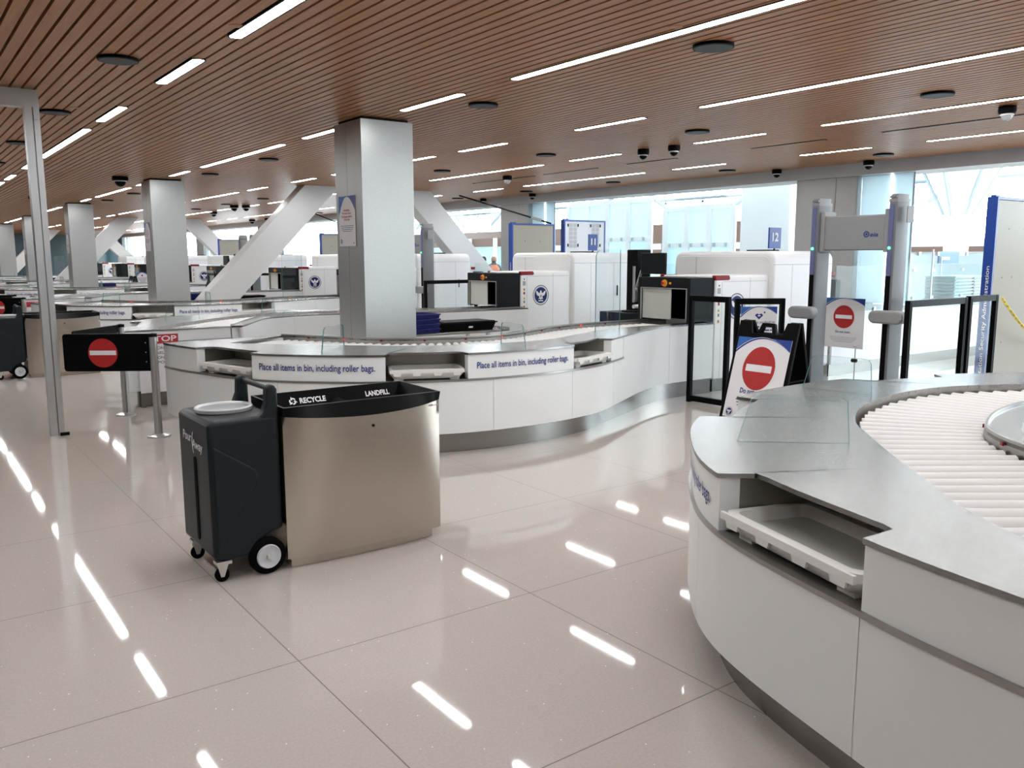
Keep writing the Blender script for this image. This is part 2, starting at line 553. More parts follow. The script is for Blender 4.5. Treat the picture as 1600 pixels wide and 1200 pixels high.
# fascia over the opening to the bright hall, piers, outer walls
mb = MB(); mb.box(13.30, 13.40, Y0R, Y1R, 3.03, HC + 0.5, FASCIA); mb.box(13.40, 13.95, Y0R, Y1R, 3.03, HC + 0.5, WALLP); struct(mb.build('trim_1'))
mb = MB(); mb.box(-9.4, -9.2, Y0R, Y1R, 0, HC + 0.1, WALLP); struct(mb.build('wall_left'))
mb = MB(); mb.box(-9.4, 13.9, Y0R - 0.2, Y0R, 0, HC + 0.1, WALLP); struct(mb.build('wall_back'))
mb = MB(); mb.box(-9.4, 13.9, Y1R, Y1R + 0.2, 0, HC + 0.1, TEAL); struct(mb.build('wall_far'))

PER = 9.144
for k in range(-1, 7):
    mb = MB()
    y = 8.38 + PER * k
    mb.box(13.38, 14.05, y, y + 1.2, 0, HC, COLSTEEL)
    mb.box(13.372, 13.38, y + 0.006, y + 0.40, 0.0, HC - 0.012, COLSTEEL)
    mb.box(13.372, 13.38, y + 0.409, y + 1.194, 0.0, HC - 0.012, COLSTEEL)
    struct(tag(mb.build('window_pier'), 'stainless clad pier in the line of openings to the bright hall', group='piers along the bright hall'))
    # frosted glass return beside each pier with a vertical light tube
    t = thing('glass_return', f'pale blue glass panel with a vertical light tube beside the {ORD[k + 1]} pier', 'glass panel', (13.5, y - 0.45, 0.915), 'glass returns beside the piers')
    mb = MB(); mb.box(13.50, 13.52, y - 0.92, y - 0.01, 0.915, 3.03, RETURN); mb.build('pane', t)
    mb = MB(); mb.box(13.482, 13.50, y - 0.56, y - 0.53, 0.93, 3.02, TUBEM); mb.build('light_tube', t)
    mb = MB(); mb.box(13.485, 13.50, y - 0.94, y - 0.91, 0.915, 3.03, MULL); mb.build('edge_channel', t)

# main columns and chevron braces
for k in range(0, 7):
    y = 8.72 + PER * k
    mb = MB()
    mb.box(4.35, 5.0, y, y + 0.68, 0, HC - 0.03, COLSTEEL)
    mb.box(4.39, 4.96, y + 0.04, y + 0.64, HC - 0.03, HC + 0.06, DARKGAP)
    mb.box(4.3485, 4.35, y + 0.372, y + 0.378, 0, HC - 0.03, DARKSTEEL)
    o = mb.build('column', None, 0.035, 3)
    tag(o, f'square stainless clad column, {ORD[k]} from the camera along the row', 'column', 'stainless columns')
    struct(o)
    if k < 4:
        t = MB(); S = Sheet(t, (4.342, y + 0.60, 1.82), (0, -1, 0), (0, 0, 1))
        W, Hh = 0.42, 0.565
        S.notice(W, Hh, 0.42, False)
        for i, l in enumerate(['No threats.', 'No verbal abuse.', 'No physical violence', 'of any kind.']):
            S.text(l, W / 2, Hh * (0.70 - 0.062 * i), 0.033, REDINK, 0.003, None, 'c', 0.012)
        S.lines(W / 2, Hh * 0.40, W * .82, 4, 0.020, 0.007, INK)
        S.crest(0.055, 0.055, 0.028)
        S.rect(W - .06, W - .03, .03, .04, INK, .002)
        o = t.build('poster')
        tag(o, f'white conduct notice with blue arched top stuck on the {ORD[k]} column', 'poster', 'notices on the columns')

def brace(y, k):
    """inverted V of box steel from column foot up through the ceiling and down to the pier"""
    for nm, x0, x1 in (('left', 4.75, 9.15), ('right', 13.3, 8.95)):
        mb = MB()
        z1 = 4.55; n = Vector((z1, 0, -(x1 - x0))).normalized() * 0.42
        a, b = Vector((x0, y, 0)), Vector((x1, y, z1))
        w = Vector((0.40, 0, 0)) if nm == 'left' else Vector((-0.40, 0, 0))
        pts = [a - w, a + w, b + w, b - w]
        # clip at the ceiling
        f = (HC + 0.03) / z1
        pts = [a - w, a + w, a + w + (b - a) * f, a - w + (b - a) * f]
        mb.extr(pts, (0, 0.42, 0), BRACE)
        o = mb.build('diagonal_brace', None, 0.012)
        lean = 'rising from the column foot' if nm == 'left' else 'sloping down to the window pier'
        struct(tag(o, f'white box section diagonal brace {lean}, {ORD[k]} chevron from the camera', 'brace', 'chevron braces'))
brace(17.70, 0)
brace(35.9, 1)
brace(54.1, 2)

# thin dark cables (tie rods) near the scanners
def rod(a, b, label):
    mb = MB(); a, b = Vector(a), Vector(b)
    mb.tube([a, b], 0.018, BLACKP, 8)
    c = a.lerp(b, 0.86); d = (b - a).normalized()
    mb.tube([c - d * .16, c + d * .16], 0.036, ALU, 8)
    tag(mb.build('tie_rod'), label, 'tie rod', 'slanting tie rods')
rod((11.61, 18.0, HC - .04), (12.0, 14.9, 2.42), 'thin dark tie rod slanting from the ceiling above the beige scanner panel')
rod((11.61, 27.15, HC - .04), (12.0, 24.05, 2.42), 'thin dark tie rod slanting from the ceiling behind the long diagonal brace')

# ---------------------------------------------------------------- linear ceiling lamps
def lamp(x, y0, y1):
    L = y1 - y0
    t = thing('ceiling_light', None, 'ceiling light', (x, (y0 + y1) / 2, HC))
    w = 0.046; mb = MB()
    a = [(x + w * math.cos(q), y1 - w + w * math.sin(q)) for q in [PI * i / 8 for i in range(9)]]
    b = [(x + w * math.cos(q), y0 + w + w * math.sin(q)) for q in [PI + PI * i / 8 for i in range(9)]]
    out = a + b
    mb.prism(out, HC - 0.004, HC + 0.004, LAMPM); mb.build('diffuser', t)
    w2 = w + 0.012; mb = MB()
    a2 = [(x + w2 * math.cos(q), y1 - w + w2 * math.sin(q)) for q in [PI * i / 8 for i in range(9)]]
    b2 = [(x + w2 * math.cos(q), y0 + w + w2 * math.sin(q)) for q in [PI + PI * i / 8 for i in range(9)]]
    out2 = a2 + b2; n = len(out)
    vv = [(p[0], p[1], HC - 0.006) for p in out] + [(p[0], p[1], HC - 0.006) for p in out2] + [(p[0], p[1], HC + 0.03) for p in out2]
    fs = []
    for i in range(n):
        j = (i + 1) % n
        fs += [(i, j, n + j, n + i), (n + i, n + j, 2 * n + j, 2 * n + i)]
    mb.add(vv, fs, BLACKP); mb.build('housing', t)
    return t
long0 = None; short0 = None
rows = [-0.21, 2.14, 4.58, 6.99, 9.11, 11.5]  # leftmost row is out of view, added to brighten the foreground
rown = ['added unseen', 'first', 'second', 'third', 'fourth', 'fifth', 'sixth', 'seventh']
cnt = {}
for ri, x in enumerate(rows):
    for k in range(-1, 6):
        for kind, y0, y1 in (('long', 2.52, 6.22), ('short', 7.02, 8.2), ('short', 9.62, 10.85)):
            a, b = y0 + PER * k * 0.985, y1 + PER * k * 0.985
            if a < -6.5: continue
            vis = x > 0 and b > 2
            if kind == 'long':
                if long0 is None: o = long0 = lamp(x, a, b)
                else: o = copy_tree(long0, (x - long0.location.x, (a + b) / 2 - long0.location.y, 0))
            else:
                if short0 is None: o = short0 = lamp(x, a, b)
                else: o = copy_tree(short0, (x - short0.location.x, (a + b) / 2 - short0.location.y, 0))
            key = (ri, kind); cnt[key] = cnt.get(key, 0) + 1
            j = cnt[key] - 1
            nm = ORD[j] if j < len(ORD) else 'farthest'
            o['label'] = f'{kind} white linear ceiling light, {rown[ri]} row from the left, {nm} {kind} lamp along it'
            o['group'] = f'{kind} linear ceiling lights'

# ---------------------------------------------------------------- ceiling discs, cameras, slots
disc0 = None
for ri, x in enumerate((1.62, 5.05, 8.24, 12.40)):
    for k in range(0, 11):
        y = 1.40 + 2.985 * k
        if disc0 is None:
            disc0 = thing('ceiling_speaker', None, 'ceiling speaker', (x, y, HC))
            mb = MB(); mb.lathe([(0.15, HC - 0.022), (0.15, HC), (0.10, HC)], (x, y, 0), BLACKP, 32); mb.build('rim', disc0)
            mb = MB(); mb.lathe([(0.0, HC - 0.026), (0.135, HC - 0.026), (0.142, HC - 0.02)], (x, y, 0), DISC, 32); mb.build('grille', disc0)
            o = disc0
        else:
            o = copy_tree(disc0, (x - disc0.location.x, y - disc0.location.y, 0))
        o['label'] = f'round dark ceiling disc, {ORD[ri]} row from the left, {ORD[k]} along it from the camera end'
        o['group'] = 'round ceiling discs'

def camera_dome(x, y, label, clear=False, big=1.0):
    t = thing('dome_camera', label, 'security camera', (x, y, HC), 'dome security cameras')
    mb = MB(); r = 0.075 * big
    mb.lathe([(r * 1.0, HC - 0.004), (r * 1.05, HC - 0.05), (r * .95, HC - 0.075), (r * .7, HC - 0.08)], (x, y, 0), BLACKP, 24); mb.build('housing', t)
    mb = MB(); mb.lathe([(r * .72, HC - 0.075)] + [(r * .72 * math.cos(a), HC - 0.085 - r * .75 * math.sin(a)) for a in [PI / 2 * i / 6 for i in range(7)]], (x, y, 0), DOMEG if clear else BLACK, 24); mb.build('dome', t)
    mb = MB(); mb.lathe([(r * .74, HC - 0.078), (r * .80, HC - 0.088), (r * .74, HC - 0.096)], (x, y, 0), PAPER, 24); mb.build('trim_ring', t)
for x, y, l, c, b in [
    (3.82, 17.86, 'black dome camera under the ceiling in front of the second column', 0, 1.9),
    (9.0, 9.06, 'black dome camera, left one of the pair in mid ceiling', 0, 1.1),
    (9.04, 8.50, 'black dome camera, right one of the pair in mid ceiling', 0, 1.1),
    (9.53, 4.32, 'clear dome camera at the right end of the ceiling beside a long lamp', 1, 1.1),
    (13.0, 9.74, 'dome camera hanging just left of the big window pier', 0, 1.1),
    (13.0, 7.97, 'dome camera hanging just right of the big window pier', 0, 1.1),
    (13.0, 16.87, 'dome camera just right of the pier behind the beige scanner panel', 0, 1.1),
    (13.0, 19.0, 'dome camera just left of the pier behind the beige scanner panel', 0, 1.1),
    (9.8, 13.5, 'small clear dome camera in the ceiling above the column brace', 1, 1.2),
    (3.25, 24.7, 'black dome camera beside the far left lamps', 0, 1.9),
    (8.60, 25.67, 'black dome camera, left of the far pair', 0, 1.6),
    (8.90, 25.5, 'black dome camera, right of the far pair', 0, 1.6),
    (9.24, 29.7, 'dome camera beyond the far pair of cameras', 0, 1.5),
    (12.4, 34.9, 'far dome camera left of the distant pier', 0, 1.6),
    (12.5, 33.4, 'far dome camera right of the distant pier', 0, 1.6)]:
    camera_dome(x, y, l, c, b)

for i, (ya, yb) in enumerate([(4.0, 6.1), (6.9, 8.1), (9.55, 10.65), (11.4, 12.9), (13.2, 15.3)]):
    mb = MB(); mb.box(10.19, 10.25, ya, yb, HC - 0.006, HC + 0.01, BLACKP); mb.box(10.205, 10.235, ya + .02, yb - .02, HC - 0.010, HC - 0.004, DARKSTEEL)
    tag(mb.build('air_slot'), f'thin dark air slot in the wood ceiling, {ORD[i]} of the row from the camera', 'air vent', 'ceiling air slots')
for i, (x, y) in enumerate([(2.05, 5.9), (1.75, 10.0), (4.45, 4.2), (5.9, 7.5), (8.0, 9.2), (10.9, 7.3), (10.95, 5.2)]):
    mb = MB(); mb.lathe([(0.0, HC - 0.004), (0.045, HC - 0.004), (0.05, HC)], (x, y, 0), WOOD, 18)
    tag(mb.build('sprinkler_cover'), 'small wood coloured round sprinkler cover flush in the slatted ceiling', 'sprinkler cover', 'flush sprinkler covers')

# ---------------------------------------------------------------- bright hall beyond the openings
mb = MB()  # flat roof with gaps, out of view, added to cut the sky light
for i in range(6):
    mb.box(14.2 + 4.4 * i, 17.5 + 4.4 * i, -25, 70, 9.0, 9.3, ATRW)
for i in range(11):
    mb.box(13.95, 40.2, -25 + 9.2 * i, -24.4 + 9.2 * i, 8.7, 9.0, ATRW)
mb.box(13.95, 14.2, Y0R, Y1R, HC + 0.5, 9.3, ATRW)
struct(mb.build('hall_shade_roof'))
mb = MB(); mb.box(40.0, 40.2, -25, 70, 0, 1.0, ATRW)
mb.box(39.85, 40.05, -25, 70, 3.3, 3.42, MULL); mb.box(39.85, 40.05, -25, 70, 4.9, 5.0, MULL); mb.box(39.85, 40.05, -25, 70, 6.6, 6.7, MULL); mb.box(39.85, 40.05, -25, 70, 2.1, 2.2, MULL)
for i in range(32):
    y = -25 + 3.0 * i
    mb.box(39.85, 40.05, y, y + 0.14, 1.0, 12, MULL)
struct(tag(mb.build('window_1'), 'tall white framed curtain wall across the bright hall'))
mb = MB(); mb.box(30.0, 30.4, -20, 62, 1.84, 2.02, WOODB); mb.box(30.0, 30.4, -20, 62, 2.02, 2.3, FASCIA); mb.box(30.2, 30.4, -20, 62, 0, 1.84, ATRW); mb.box(30.0, 30.4, 24, 62, 2.3, 3.2, WOODB); struct(mb.build('wall_hall'))
mb = MB(); mb.box(18.4, 18.6, 4.5, 10.6, 0, 1.70, ATRW); tag(mb.build('partition_screen'), 'low white partition beyond the walk through detector in the bright hall', 'partition')
# frosted screen wall built of framed panels
def frost_wall(x, ya, yb, h, cols, label, cells):
    t = thing('frosted_screen_wall', label, 'partition', (x, (ya + yb) / 2, 0), 'frosted screen walls')
    mb = MB(); mb.box(x, x + 0.05, ya, yb, 0, h, FROST); mb.build('frosted_panel', t)
    mb = MB()
    for i in range(cols + 1):
        y = ya + (yb - ya) * i / cols
        mb.box(x - 0.06, x, y - 0.09, y + 0.09, 0, h, ATRW)
    for j in range(cells + 1):
        z = h * j / cells
        mb.box(x - 0.055, x - 0.001, ya, yb, max(0, z - 0.07), z + 0.07, ATRW)
    mb.build('frame', t)
    mb = MB()
    for i in range(cols * 2):
        for j in range(1, cells):
            y = ya + (yb - ya) * (i + .5) / (cols * 2)
            mb.box(x - 0.09, x - 0.05, y - 0.03, y + 0.03, h * j / cells - 0.05, h * j / cells + 0.05, MULL)
    o = mb.build('clamp', t); o['kind'] = 'stuff'
frost_wall(18.0, 14.75, 17.15, 3.0, 3, 'frosted blue framed screen wall left of the wide white pillar in the hall', 3)
frost_wall(18.0, 17.75, 21.4, 3.3, 4, 'frosted blue framed screen wall behind the lane eleven sign', 3)
mb = MB(); mb.box(18.6, 18.7, 17.0, 17.9, 1.2, 2.3, WOODB); mb.box(18.58, 18.6, 17.0, 17.9, 0, 1.85, SLATEB); tag(mb.build('hall_doorway'), 'dark slate and wood strip seen between the two frosted screen walls', 'doorway')
mb = MB(); mb.box(17.0, 18.3, 12.3, 13.75, 0, 5.2, ATRW); struct(tag(mb.build('hall_pillar', None, 0.05), 'wide plain white pillar in the bright hall'))
mb = MB(); mb.lathe([(0.34, 0), (0.34, 3.15), (0.5, 3.3), (1.35, 4.9), (1.4, 5.1)], (26, 12.95, 0), ATRW, 28)
for i in range(6):
    a = 2 * PI * i / 6
    mb.tube([(26 + .38 * math.cos(a), 12.95 + .38 * math.sin(a), 2.9), (26 + 1.42 * math.cos(a), 12.95 + 1.42 * math.sin(a), 5.0)], 0.05, MULL, 6)
struct(tag(mb.build('funnel_column'), 'white funnel topped column standing in the bright hall'))
mb = MB()
for i in range(5):
    y = 10 + i * 9
    mb.tube([(30, y, 3.6), (30, y + 3, 5.4), (30, y + 6, 3.6)], 0.10, MULL, 6); mb.tube([(30, y - 3, 4.3), (30, y + 9, 4.3)], 0.07, MULL, 6)
struct(tag(mb.build('roof_truss'), 'pale steel roof truss under the hall roof'))
mb = MB(); mb.box(25.0, 25.4, 33, 52, 2.2, 2.62, WOODB); mb.box(25.0, 25.3, 33, 52, 0, 2.2, FROST)
for i in range(9): mb.box(24.9, 25.0, 33 + 2.3 * i, 33.25 + 2.3 * i, 0, 2.62, ATRW)
tag(mb.build('shop_front'), 'wood topped glazed shop front seen past the sloping brace', 'shop front')

# two people seen through the glass
def person(x, y, label, vest, turn):
    t = thing('person', label, 'person', (x, y, 0))
    c, s_ = math.cos(turn), math.sin(turn)
    def W(u, v, z): return (u * c - v * s_, u * s_ + v * c, z)
    J = [W(0, 0, .95), W(0, 0, 1.15), W(0, 0, 1.38), W(0, 0, 1.48), W(0, .02, 1.56), W(0, .01, 1.68),
         W(.17, 0, 1.38), W(.24, .02, 1.12), W(.10, .20, 1.08), W(-.17, 0, 1.38), W(-.24, .02, 1.12), W(-.10, .20, 1.06),
         W(.10, 0, .88), W(.11, .02, .48), W(.12, -.02, .07), W(.12, .14, .03), W(-.10, 0, .88), W(-.11, .02, .48), W(-.12, -.02, .07), W(-.12, .14, .03)]
    E_ = [(0, 1), (1, 2), (2, 3), (3, 4), (4, 5), (2, 6), (6, 7), (7, 8), (2, 9), (9, 10), (10, 11), (0, 12), (12, 13), (13, 14), (14, 15), (0, 16), (16, 17), (17, 18), (18, 19)]
    Rr = [.15, .15, .14, .06, .085, .085, .065, .05, .035, .065, .05, .035, .09, .065, .045, .035, .09, .065, .045, .035]
    me = bpy.data.meshes.new('body'); me.from_pydata(J, E_, [])
    me.materials.append(DARKCL)
    o = bpy.data.objects.new('body', me); COL.objects.link(o); o.parent = t
    bm = bmesh.new(); bm.from_mesh(me); L = bm.verts.layers.skin.verify()
    for i, v in enumerate(bm.verts):
        v[L].radius = (Rr[i], Rr[i]); v[L].use_root = (i == 0)
    bm.to_mesh(me); bm.free()
    o.modifiers.new('skin', 'SKIN').use_smooth_shade = True
    o.modifiers.new('sub', 'SUBSURF').levels = 1
    h = MB(); h.lathe([(0.0, 1.71), (.05, 1.705), (.088, 1.66), (.095, 1.60), (.088, 1.56), (.06, 1.53)], (x, y - .01, 0), HAIR if not vest else SKIN, 16); h.build('head', t)
    if vest:
        h = MB(); h.lathe([(.19, .98), (.20, 1.15), (.195, 1.34), (.12, 1.44)], (x, y, 0), ORV, 16, smooth=True); h.build('safety_vest', t)
        h = MB(); h.lathe([(.203, 1.12), (.206, 1.15), (.203, 1.18)], (x, y, 0), PAPER, 16); h.build('reflective_band', t)
person(16.0, 22.8, 'person in an orange safety vest standing behind the glass with arms folded', True, 2.6)
person(16.0, 23.4, 'person in dark clothes standing left of the orange vest', False, 2.9)

# ================================================================ CURVED SCREENING COUNTERS
ZP, ZR, ZT = 0.19, 0.66, 0.872          # panel foot, steel rail, counter top
F_PTS = [(2.125, 8.58), (2.150, 8.36), (2.239, 7.93), (2.489, 7.17), (2.89, 6.68), (3.32, 6.35), (3.956, 6.06), (4.745, 5.98), (5.456, 6.085),
         (6.0, 6.35), (6.425, 6.59), (6.88, 6.83), (7.4, 7.0), (7.87, 7.03), (8.25, 7.02)]
R_PTS = [(2.50, 8.58), (2.53, 8.42), (2.62, 8.18), (2.80, 7.92), (3.04, 7.67), (3.25, 7.45), (3.45, 7.25), (3.60, 7.11), (3.78, 6.94), (4.03, 6.78), (4.3, 6.66), (4.7, 6.57),
         (5.06, 6.55), (5.41, 6.62), (5.82, 6.82), (6.3, 7.03), (6.9, 7.17), (7.5, 7.19), (7.87, 7.19), (8.25, 7.19)]
G_PTS = [(3.30, 8.58), (3.42, 8.40), (3.60, 8.08), (3.76, 7.82), (3.90, 7.60), (4.03, 7.46), (4.18, 7.36), (4.38, 7.28), (4.58, 7.22), (4.82, 7.18), (5.06, 7.17),
         (5.36, 7.24), (5.74, 7.42), (6.2, 7.64), (6.8, 7.79), (7.4, 7.82), (7.87, 7.82), (8.25, 7.82)]
PAIR = [((2.62, 8.18), (3.27, 8.57)), ((2.80, 7.92), (3.42, 8.40)), ((3.04, 7.67), (3.60, 8.08)), ((3.25, 7.45), (3.76, 7.82)), ((3.45, 7.25), (3.90, 7.60)),
        ((3.60, 7.11), (4.03, 7.46)), ((3.78, 6.94), (4.18, 7.36)), ((4.03, 6.78), (4.38, 7.28)), ((4.3, 6.66), (4.58, 7.22)), ((4.7, 6.57), (4.82, 7.18)),
        ((5.06, 6.55), (5.06, 7.17)), ((5.41, 6.62), (5.36, 7.24)), ((5.82, 6.82), (5.74, 7.42)), ((6.3, 7.03), (6.2, 7.64)), ((6.9, 7.17), (6.8, 7.79)), ((7.5, 7.19), (7.4, 7.82)), ((7.84, 7.19), (7.84, 7.82))]
FC, RC, GC = spline(F_PTS, 400), spline(R_PTS, 300), spline(G_PTS, 300)
near = FC.near
S_END1, S_BAY1 = near((2.26, 7.93)), near((2.52, 7.19))
S_SG1, S_BAY2 = S_BAY1, near((3.33, 6.345))
S_SG2, S_BAY3 = near((3.97, 6.055)), near((5.12, 6.03))
S_FULL = near((6.17, 6.44))
S_END2 = near((5.83, 6.26))
BAYS = [(S_END1, S_BAY1), (S_BAY2, S_SG2), (S_BAY3, S_END2)]
SEAMS = [0.0, near((2.239, 7.93)), near((2.62, 6.96)), near((3.33, 6.345)), near((4.2, 6.02)), near((5.1, 6.02)), near((5.87, 6.29)), near((6.88, 6.83)), near((7.46, 7.0)), near((7.78, 7.03)), FC.L]
SIGN_TXT = 'Place all items in bin, including roller bags.'

def counter(mirror, label):
    """one curved counter; mirror = None or the sum y + y' of the mirror line"""
    mp = (lambda q: (q[0], q[1])) if mirror is None else (lambda q: (q[0], mirror - q[1]))
    L3 = lambda q, z: (*mp(q), z)
    base = mp((4.2, 7.4))
    t = thing('screening_counter', label, 'screening counter', (base[0], base[1], 0), 'curved screening counters')
    def rng(a, b, step=0.06):
        n = max(2, int((b - a) / step)); return [a + (b - a) * i / n for i in range(n + 1)]
    def fo(ss, r):           # r metres in from the face
        return [mp(FC.off(s, -r)) for s in ss]
    # foot
    allS = rng(0, FC.L, 0.08)
    inset = lambda s: 0.12 if s < S_END2 else 0.12 - 0.09 * min(1, (s - S_END2) / 1.0)
    mb = MB(); A = [mp(FC.off(s, -inset(s))) for s in allS]; B = [mp(FC.off(s, -inset(s) - .05)) for s in allS]
    mb.band(A, B, 0, ZP, KICK, True)
    Gs = [GC.L * i / 90 for i in range(91)]
    gi = [mp(GC.off(s, -0.15)) for s in Gs]
    gk = [mp(GC.off(s, -0.08)) for s in Gs]
    mb.band(gk, [mp(GC.off(s, -0.04)) for s in Gs], 0, ZP, KICK, True)
    mb.prism([mp((2.23, 8.47)), mp((3.26, 8.47)), mp((3.26, 8.53)), mp((2.23, 8.53))], 0, ZP, KICK)
    mb.build('foot_plinth', t)
    # lower white panels
    for i in range(len(SEAMS) - 1):
        a, b = SEAMS[i] + 0.002, SEAMS[i + 1] - 0.002
        ztop = ZR - 0.018
        full = a >= near((5.87, 6.29)) - 0.01
        mb = MB(); ss = rng(a, b)
        if full:
            ss1 = [s for s in ss if s < S_FULL] + [S_FULL] if a < S_FULL else []
            ss2 = ([S_FULL] if a < S_FULL else []) + [s for s in ss if s > S_FULL]
            if len(ss1) > 1: mb.band(fo(ss1, 0), fo(ss1, .02), ZP, ztop, WHITE, True)
            if len(ss2) > 1: mb.band(fo(ss2, 0), fo(ss2, .02), ZP, ZT - 0.008, WHITE, True)
        else:
            mb.band(fo(ss, 0), fo(ss, .02), ZP, ztop, WHITE, True)
        mb.build('panel', t)
    # inside panels
    for i in range(6):
        ss = [GC.L * (i + f / 14) / 6 for f in range(15)]
        ss[0] += 0.002; ss[-1] -= 0.002
        mb = MB(); mb.band([mp(GC.off(s, -0.15)) for s in ss], [mp(GC.off(s, -0.13)) for s in ss], ZP, ZT - 0.001, WHITE, True); mb.build('panel', t)
    # flat end panel
    mb = MB(); mb.prism([mp((2.13, 8.56)), mp((3.42, 8.56)), mp((3.42, 8.58)), mp((2.125, 8.58))], ZP, ZT - 0.01, WHITE); mb.prism([mp((3.40, 8.58)), mp((3.42, 8.58)), mp((3.42, 8.67)), mp((3.40, 8.67))], ZP, ZT - 0.01, WHITE); mb.build('end_panel', t)
    # core: carcass behind the bays
    mb = MB()
    Rs = [RC.L * i / 90 for i in range(91)]
    mb.band([mp(RC.off(s, -0.0)) for s in Rs], [mp(GC.off(GC.L * i / 90, -0.02)) for i in range(91)], ZP, 0.742, DARKSTEEL, True)
    mb.build('carcass', t)
    # steel rail under the bays
    mb = MB(); ss = rng(0, S_FULL, 0.05)
    mb.band(fo(ss, -0.008), fo(ss, 0.03), ZR - 0.018, ZR, RAILSTEEL, True); mb.build('steel_rail', t)
    # bay lining: shelf and back
    mb = MB(); ss = rng(0.05, S_FULL - 0.02, 0.05)
    mb.band(fo(ss, 0.03), fo(ss, 0.40), ZR - 0.02, ZR - 0.008, DARKSTEEL, True)
    mb.band(fo(ss, 0.40), fo(ss, 0.41), ZR - 0.02, ZT - 0.006, DARKSTEEL, True)
    mb.build('bay_lining', t)
    # upper fronts between the bays
    for nm, a, b in (('end_front', 0.0, S_END1), ('sign_front', S_BAY1, S_BAY2), ('sign_front', S_SG2, S_BAY3), ('end_front', S_END2, S_FULL + 0.02)):
        mb = MB(); ss = rng(a, b, 0.05)
        mb.band(fo(ss, 0.004), fo(ss, 0.085), ZR, ZT - 0.006, WHITE, True)
        o = mb.build(nm, t)
        if nm == 'sign_front':
            o['label'] = 'white front with navy lettering about bins and roller bags'
            tm = MB(); vv, ff, w = glyphs(SIGN_TXT, 0.014)
            Ls = b - a; sc_ = (Ls * 0.86) / w; h = sc_
            h = min(0.082, sc_ * 1.35)
            out = []
            for x, y in vv:
                d = x * sc_ + Ls * 0.07
                s = a + d if mirror is None else b - d
                q = FC.off(s, 0.0 - 0.004 + 0.0055)
                out.append(L3(q, 0.745 + y * h))
            tm.add(out, ff, INK); k = tm.build('lettering', o)
    # dividers inside the bays (steel returns)
    for s in (S_END1, S_BAY1, S_BAY2, S_SG2, S_BAY3, S_END2):
        sg = 1 if s in (S_BAY1, S_SG2, S_END2) else -1
        ss = [s + sg * 0.004, s + sg * 0.02]
        mb = MB(); mb.band(fo(ss, 0.08), fo(ss, 0.40), ZR, ZT - 0.006, DARKSTEEL); mb.build('bay_divider', t)
    # counter top
    mb = MB(); outer = []; inner = []
    S = sorted(set([round(x, 5) for x in rng(0, FC.L, 0.05)] + [x for a, b in BAYS for x in (a, b)]))
    def depth(s):
        for a, b in BAYS:
            if a < s < b:
                e = min(s - a, b - s)
                return 0.15 if e > 0.08 else 0.13 + 0.02 * e / 0.08
        return -0.006
    for s in S:
        tt = RC.at(RC.L * s / FC.L)
        for a, b in BAYS:
            if abs(s - a) < 1e-4:
                outer += [FC.off(s, 0.006), FC.off(s + 0.03, -0.13)]; inner += [tt, RC.at(RC.L * (s + .001) / FC.L)]; break
            if abs(s - b) < 1e-4:
                outer += [FC.off(s - 0.03, -0.13), FC.off(s, 0.006)]; inner += [tt, RC.at(RC.L * (s + .001) / FC.L)]; break
        else:
            outer.append(FC.off(s, -depth(s))); inner.append(tt)
    mb.band([mp(q) for q in outer], [mp(q) for q in inner], ZT - 0.006, ZT + 0.012, TOPSTEEL, False)
    mb.prism([mp((2.50, 8.595)), mp((2.53, 8.42)), mp((2.62, 8.18)), mp((3.31, 8.595))], ZT - 0.006, ZT + 0.010, TOPSTEEL)
    mb.build('counter_top', t)
    # roller bed walls
    mb = MB()
    mb.band([mp(RC.off(s, 0.0)) for s in Rs], [mp(RC.off(s, 0.012)) for s in Rs], 0.742, ZT + 0.011, RAILSTEEL, True); mb.build('bed_edge', t)
    # rollers
    mids = Curve([(Vector(a) + Vector(b)) / 2 for a, b in PAIR])
    n = int(mids.L / 0.098)
    for i in range(n):
        d = mids.L * (i + 0.5) / n
        k = max(j for j in range(len(mids.s)) if mids.s[j] <= d + 1e-9); k = min(k, len(PAIR) - 2)
        f = (d - mids.s[k]) / (mids.s[k + 1] - mids.s[k])
        a = Vector(PAIR[k][0]).lerp(Vector(PAIR[k + 1][0]), f); b = Vector(PAIR[k][1]).lerp(Vector(PAIR[k + 1][1]), f)
        e = (b - a).normalized()
        mb = MB(); mb.tube([L3(a + e * .02, 0.812), L3(b - e * .015, 0.812)], 0.0375, ROLLER, 12); mb.build('roller', t)
    # guard around the inside, with small sensors
    mb = MB()
    mb.band([mp(GC.off(s, 0.0)) for s in Gs], [mp(GC.off(s, -0.15)) for s in Gs], ZT + 0.0, ZT + 0.016, TOPSTEEL, True)
    mb.band([mp(GC.off(s, 0.0)) for s in Gs], [mp(GC.off(s, -0.012)) for s in Gs], 0.742, ZT + 0.030, RAILSTEEL, True)
    gd = mb.build('guard_rail', t)
    for i in range(11):
        s = GC.L * (0.06 + 0.075 * i)
        q = GC.off(s, 0.004); tg = (GC.at(s + .02) - GC.at(s - .02)).normalized() * 0.011
        mb = MB(); mb.prism([mp(q - tg), mp(q + tg), mp(q + tg + GC.right(s) * .008), mp(q - tg + GC.right(s) * .008)], ZT - 0.006, ZT + 0.010, REDL if i % 4 == 1 else REDLENS)
        mb.build('sensor', gd)
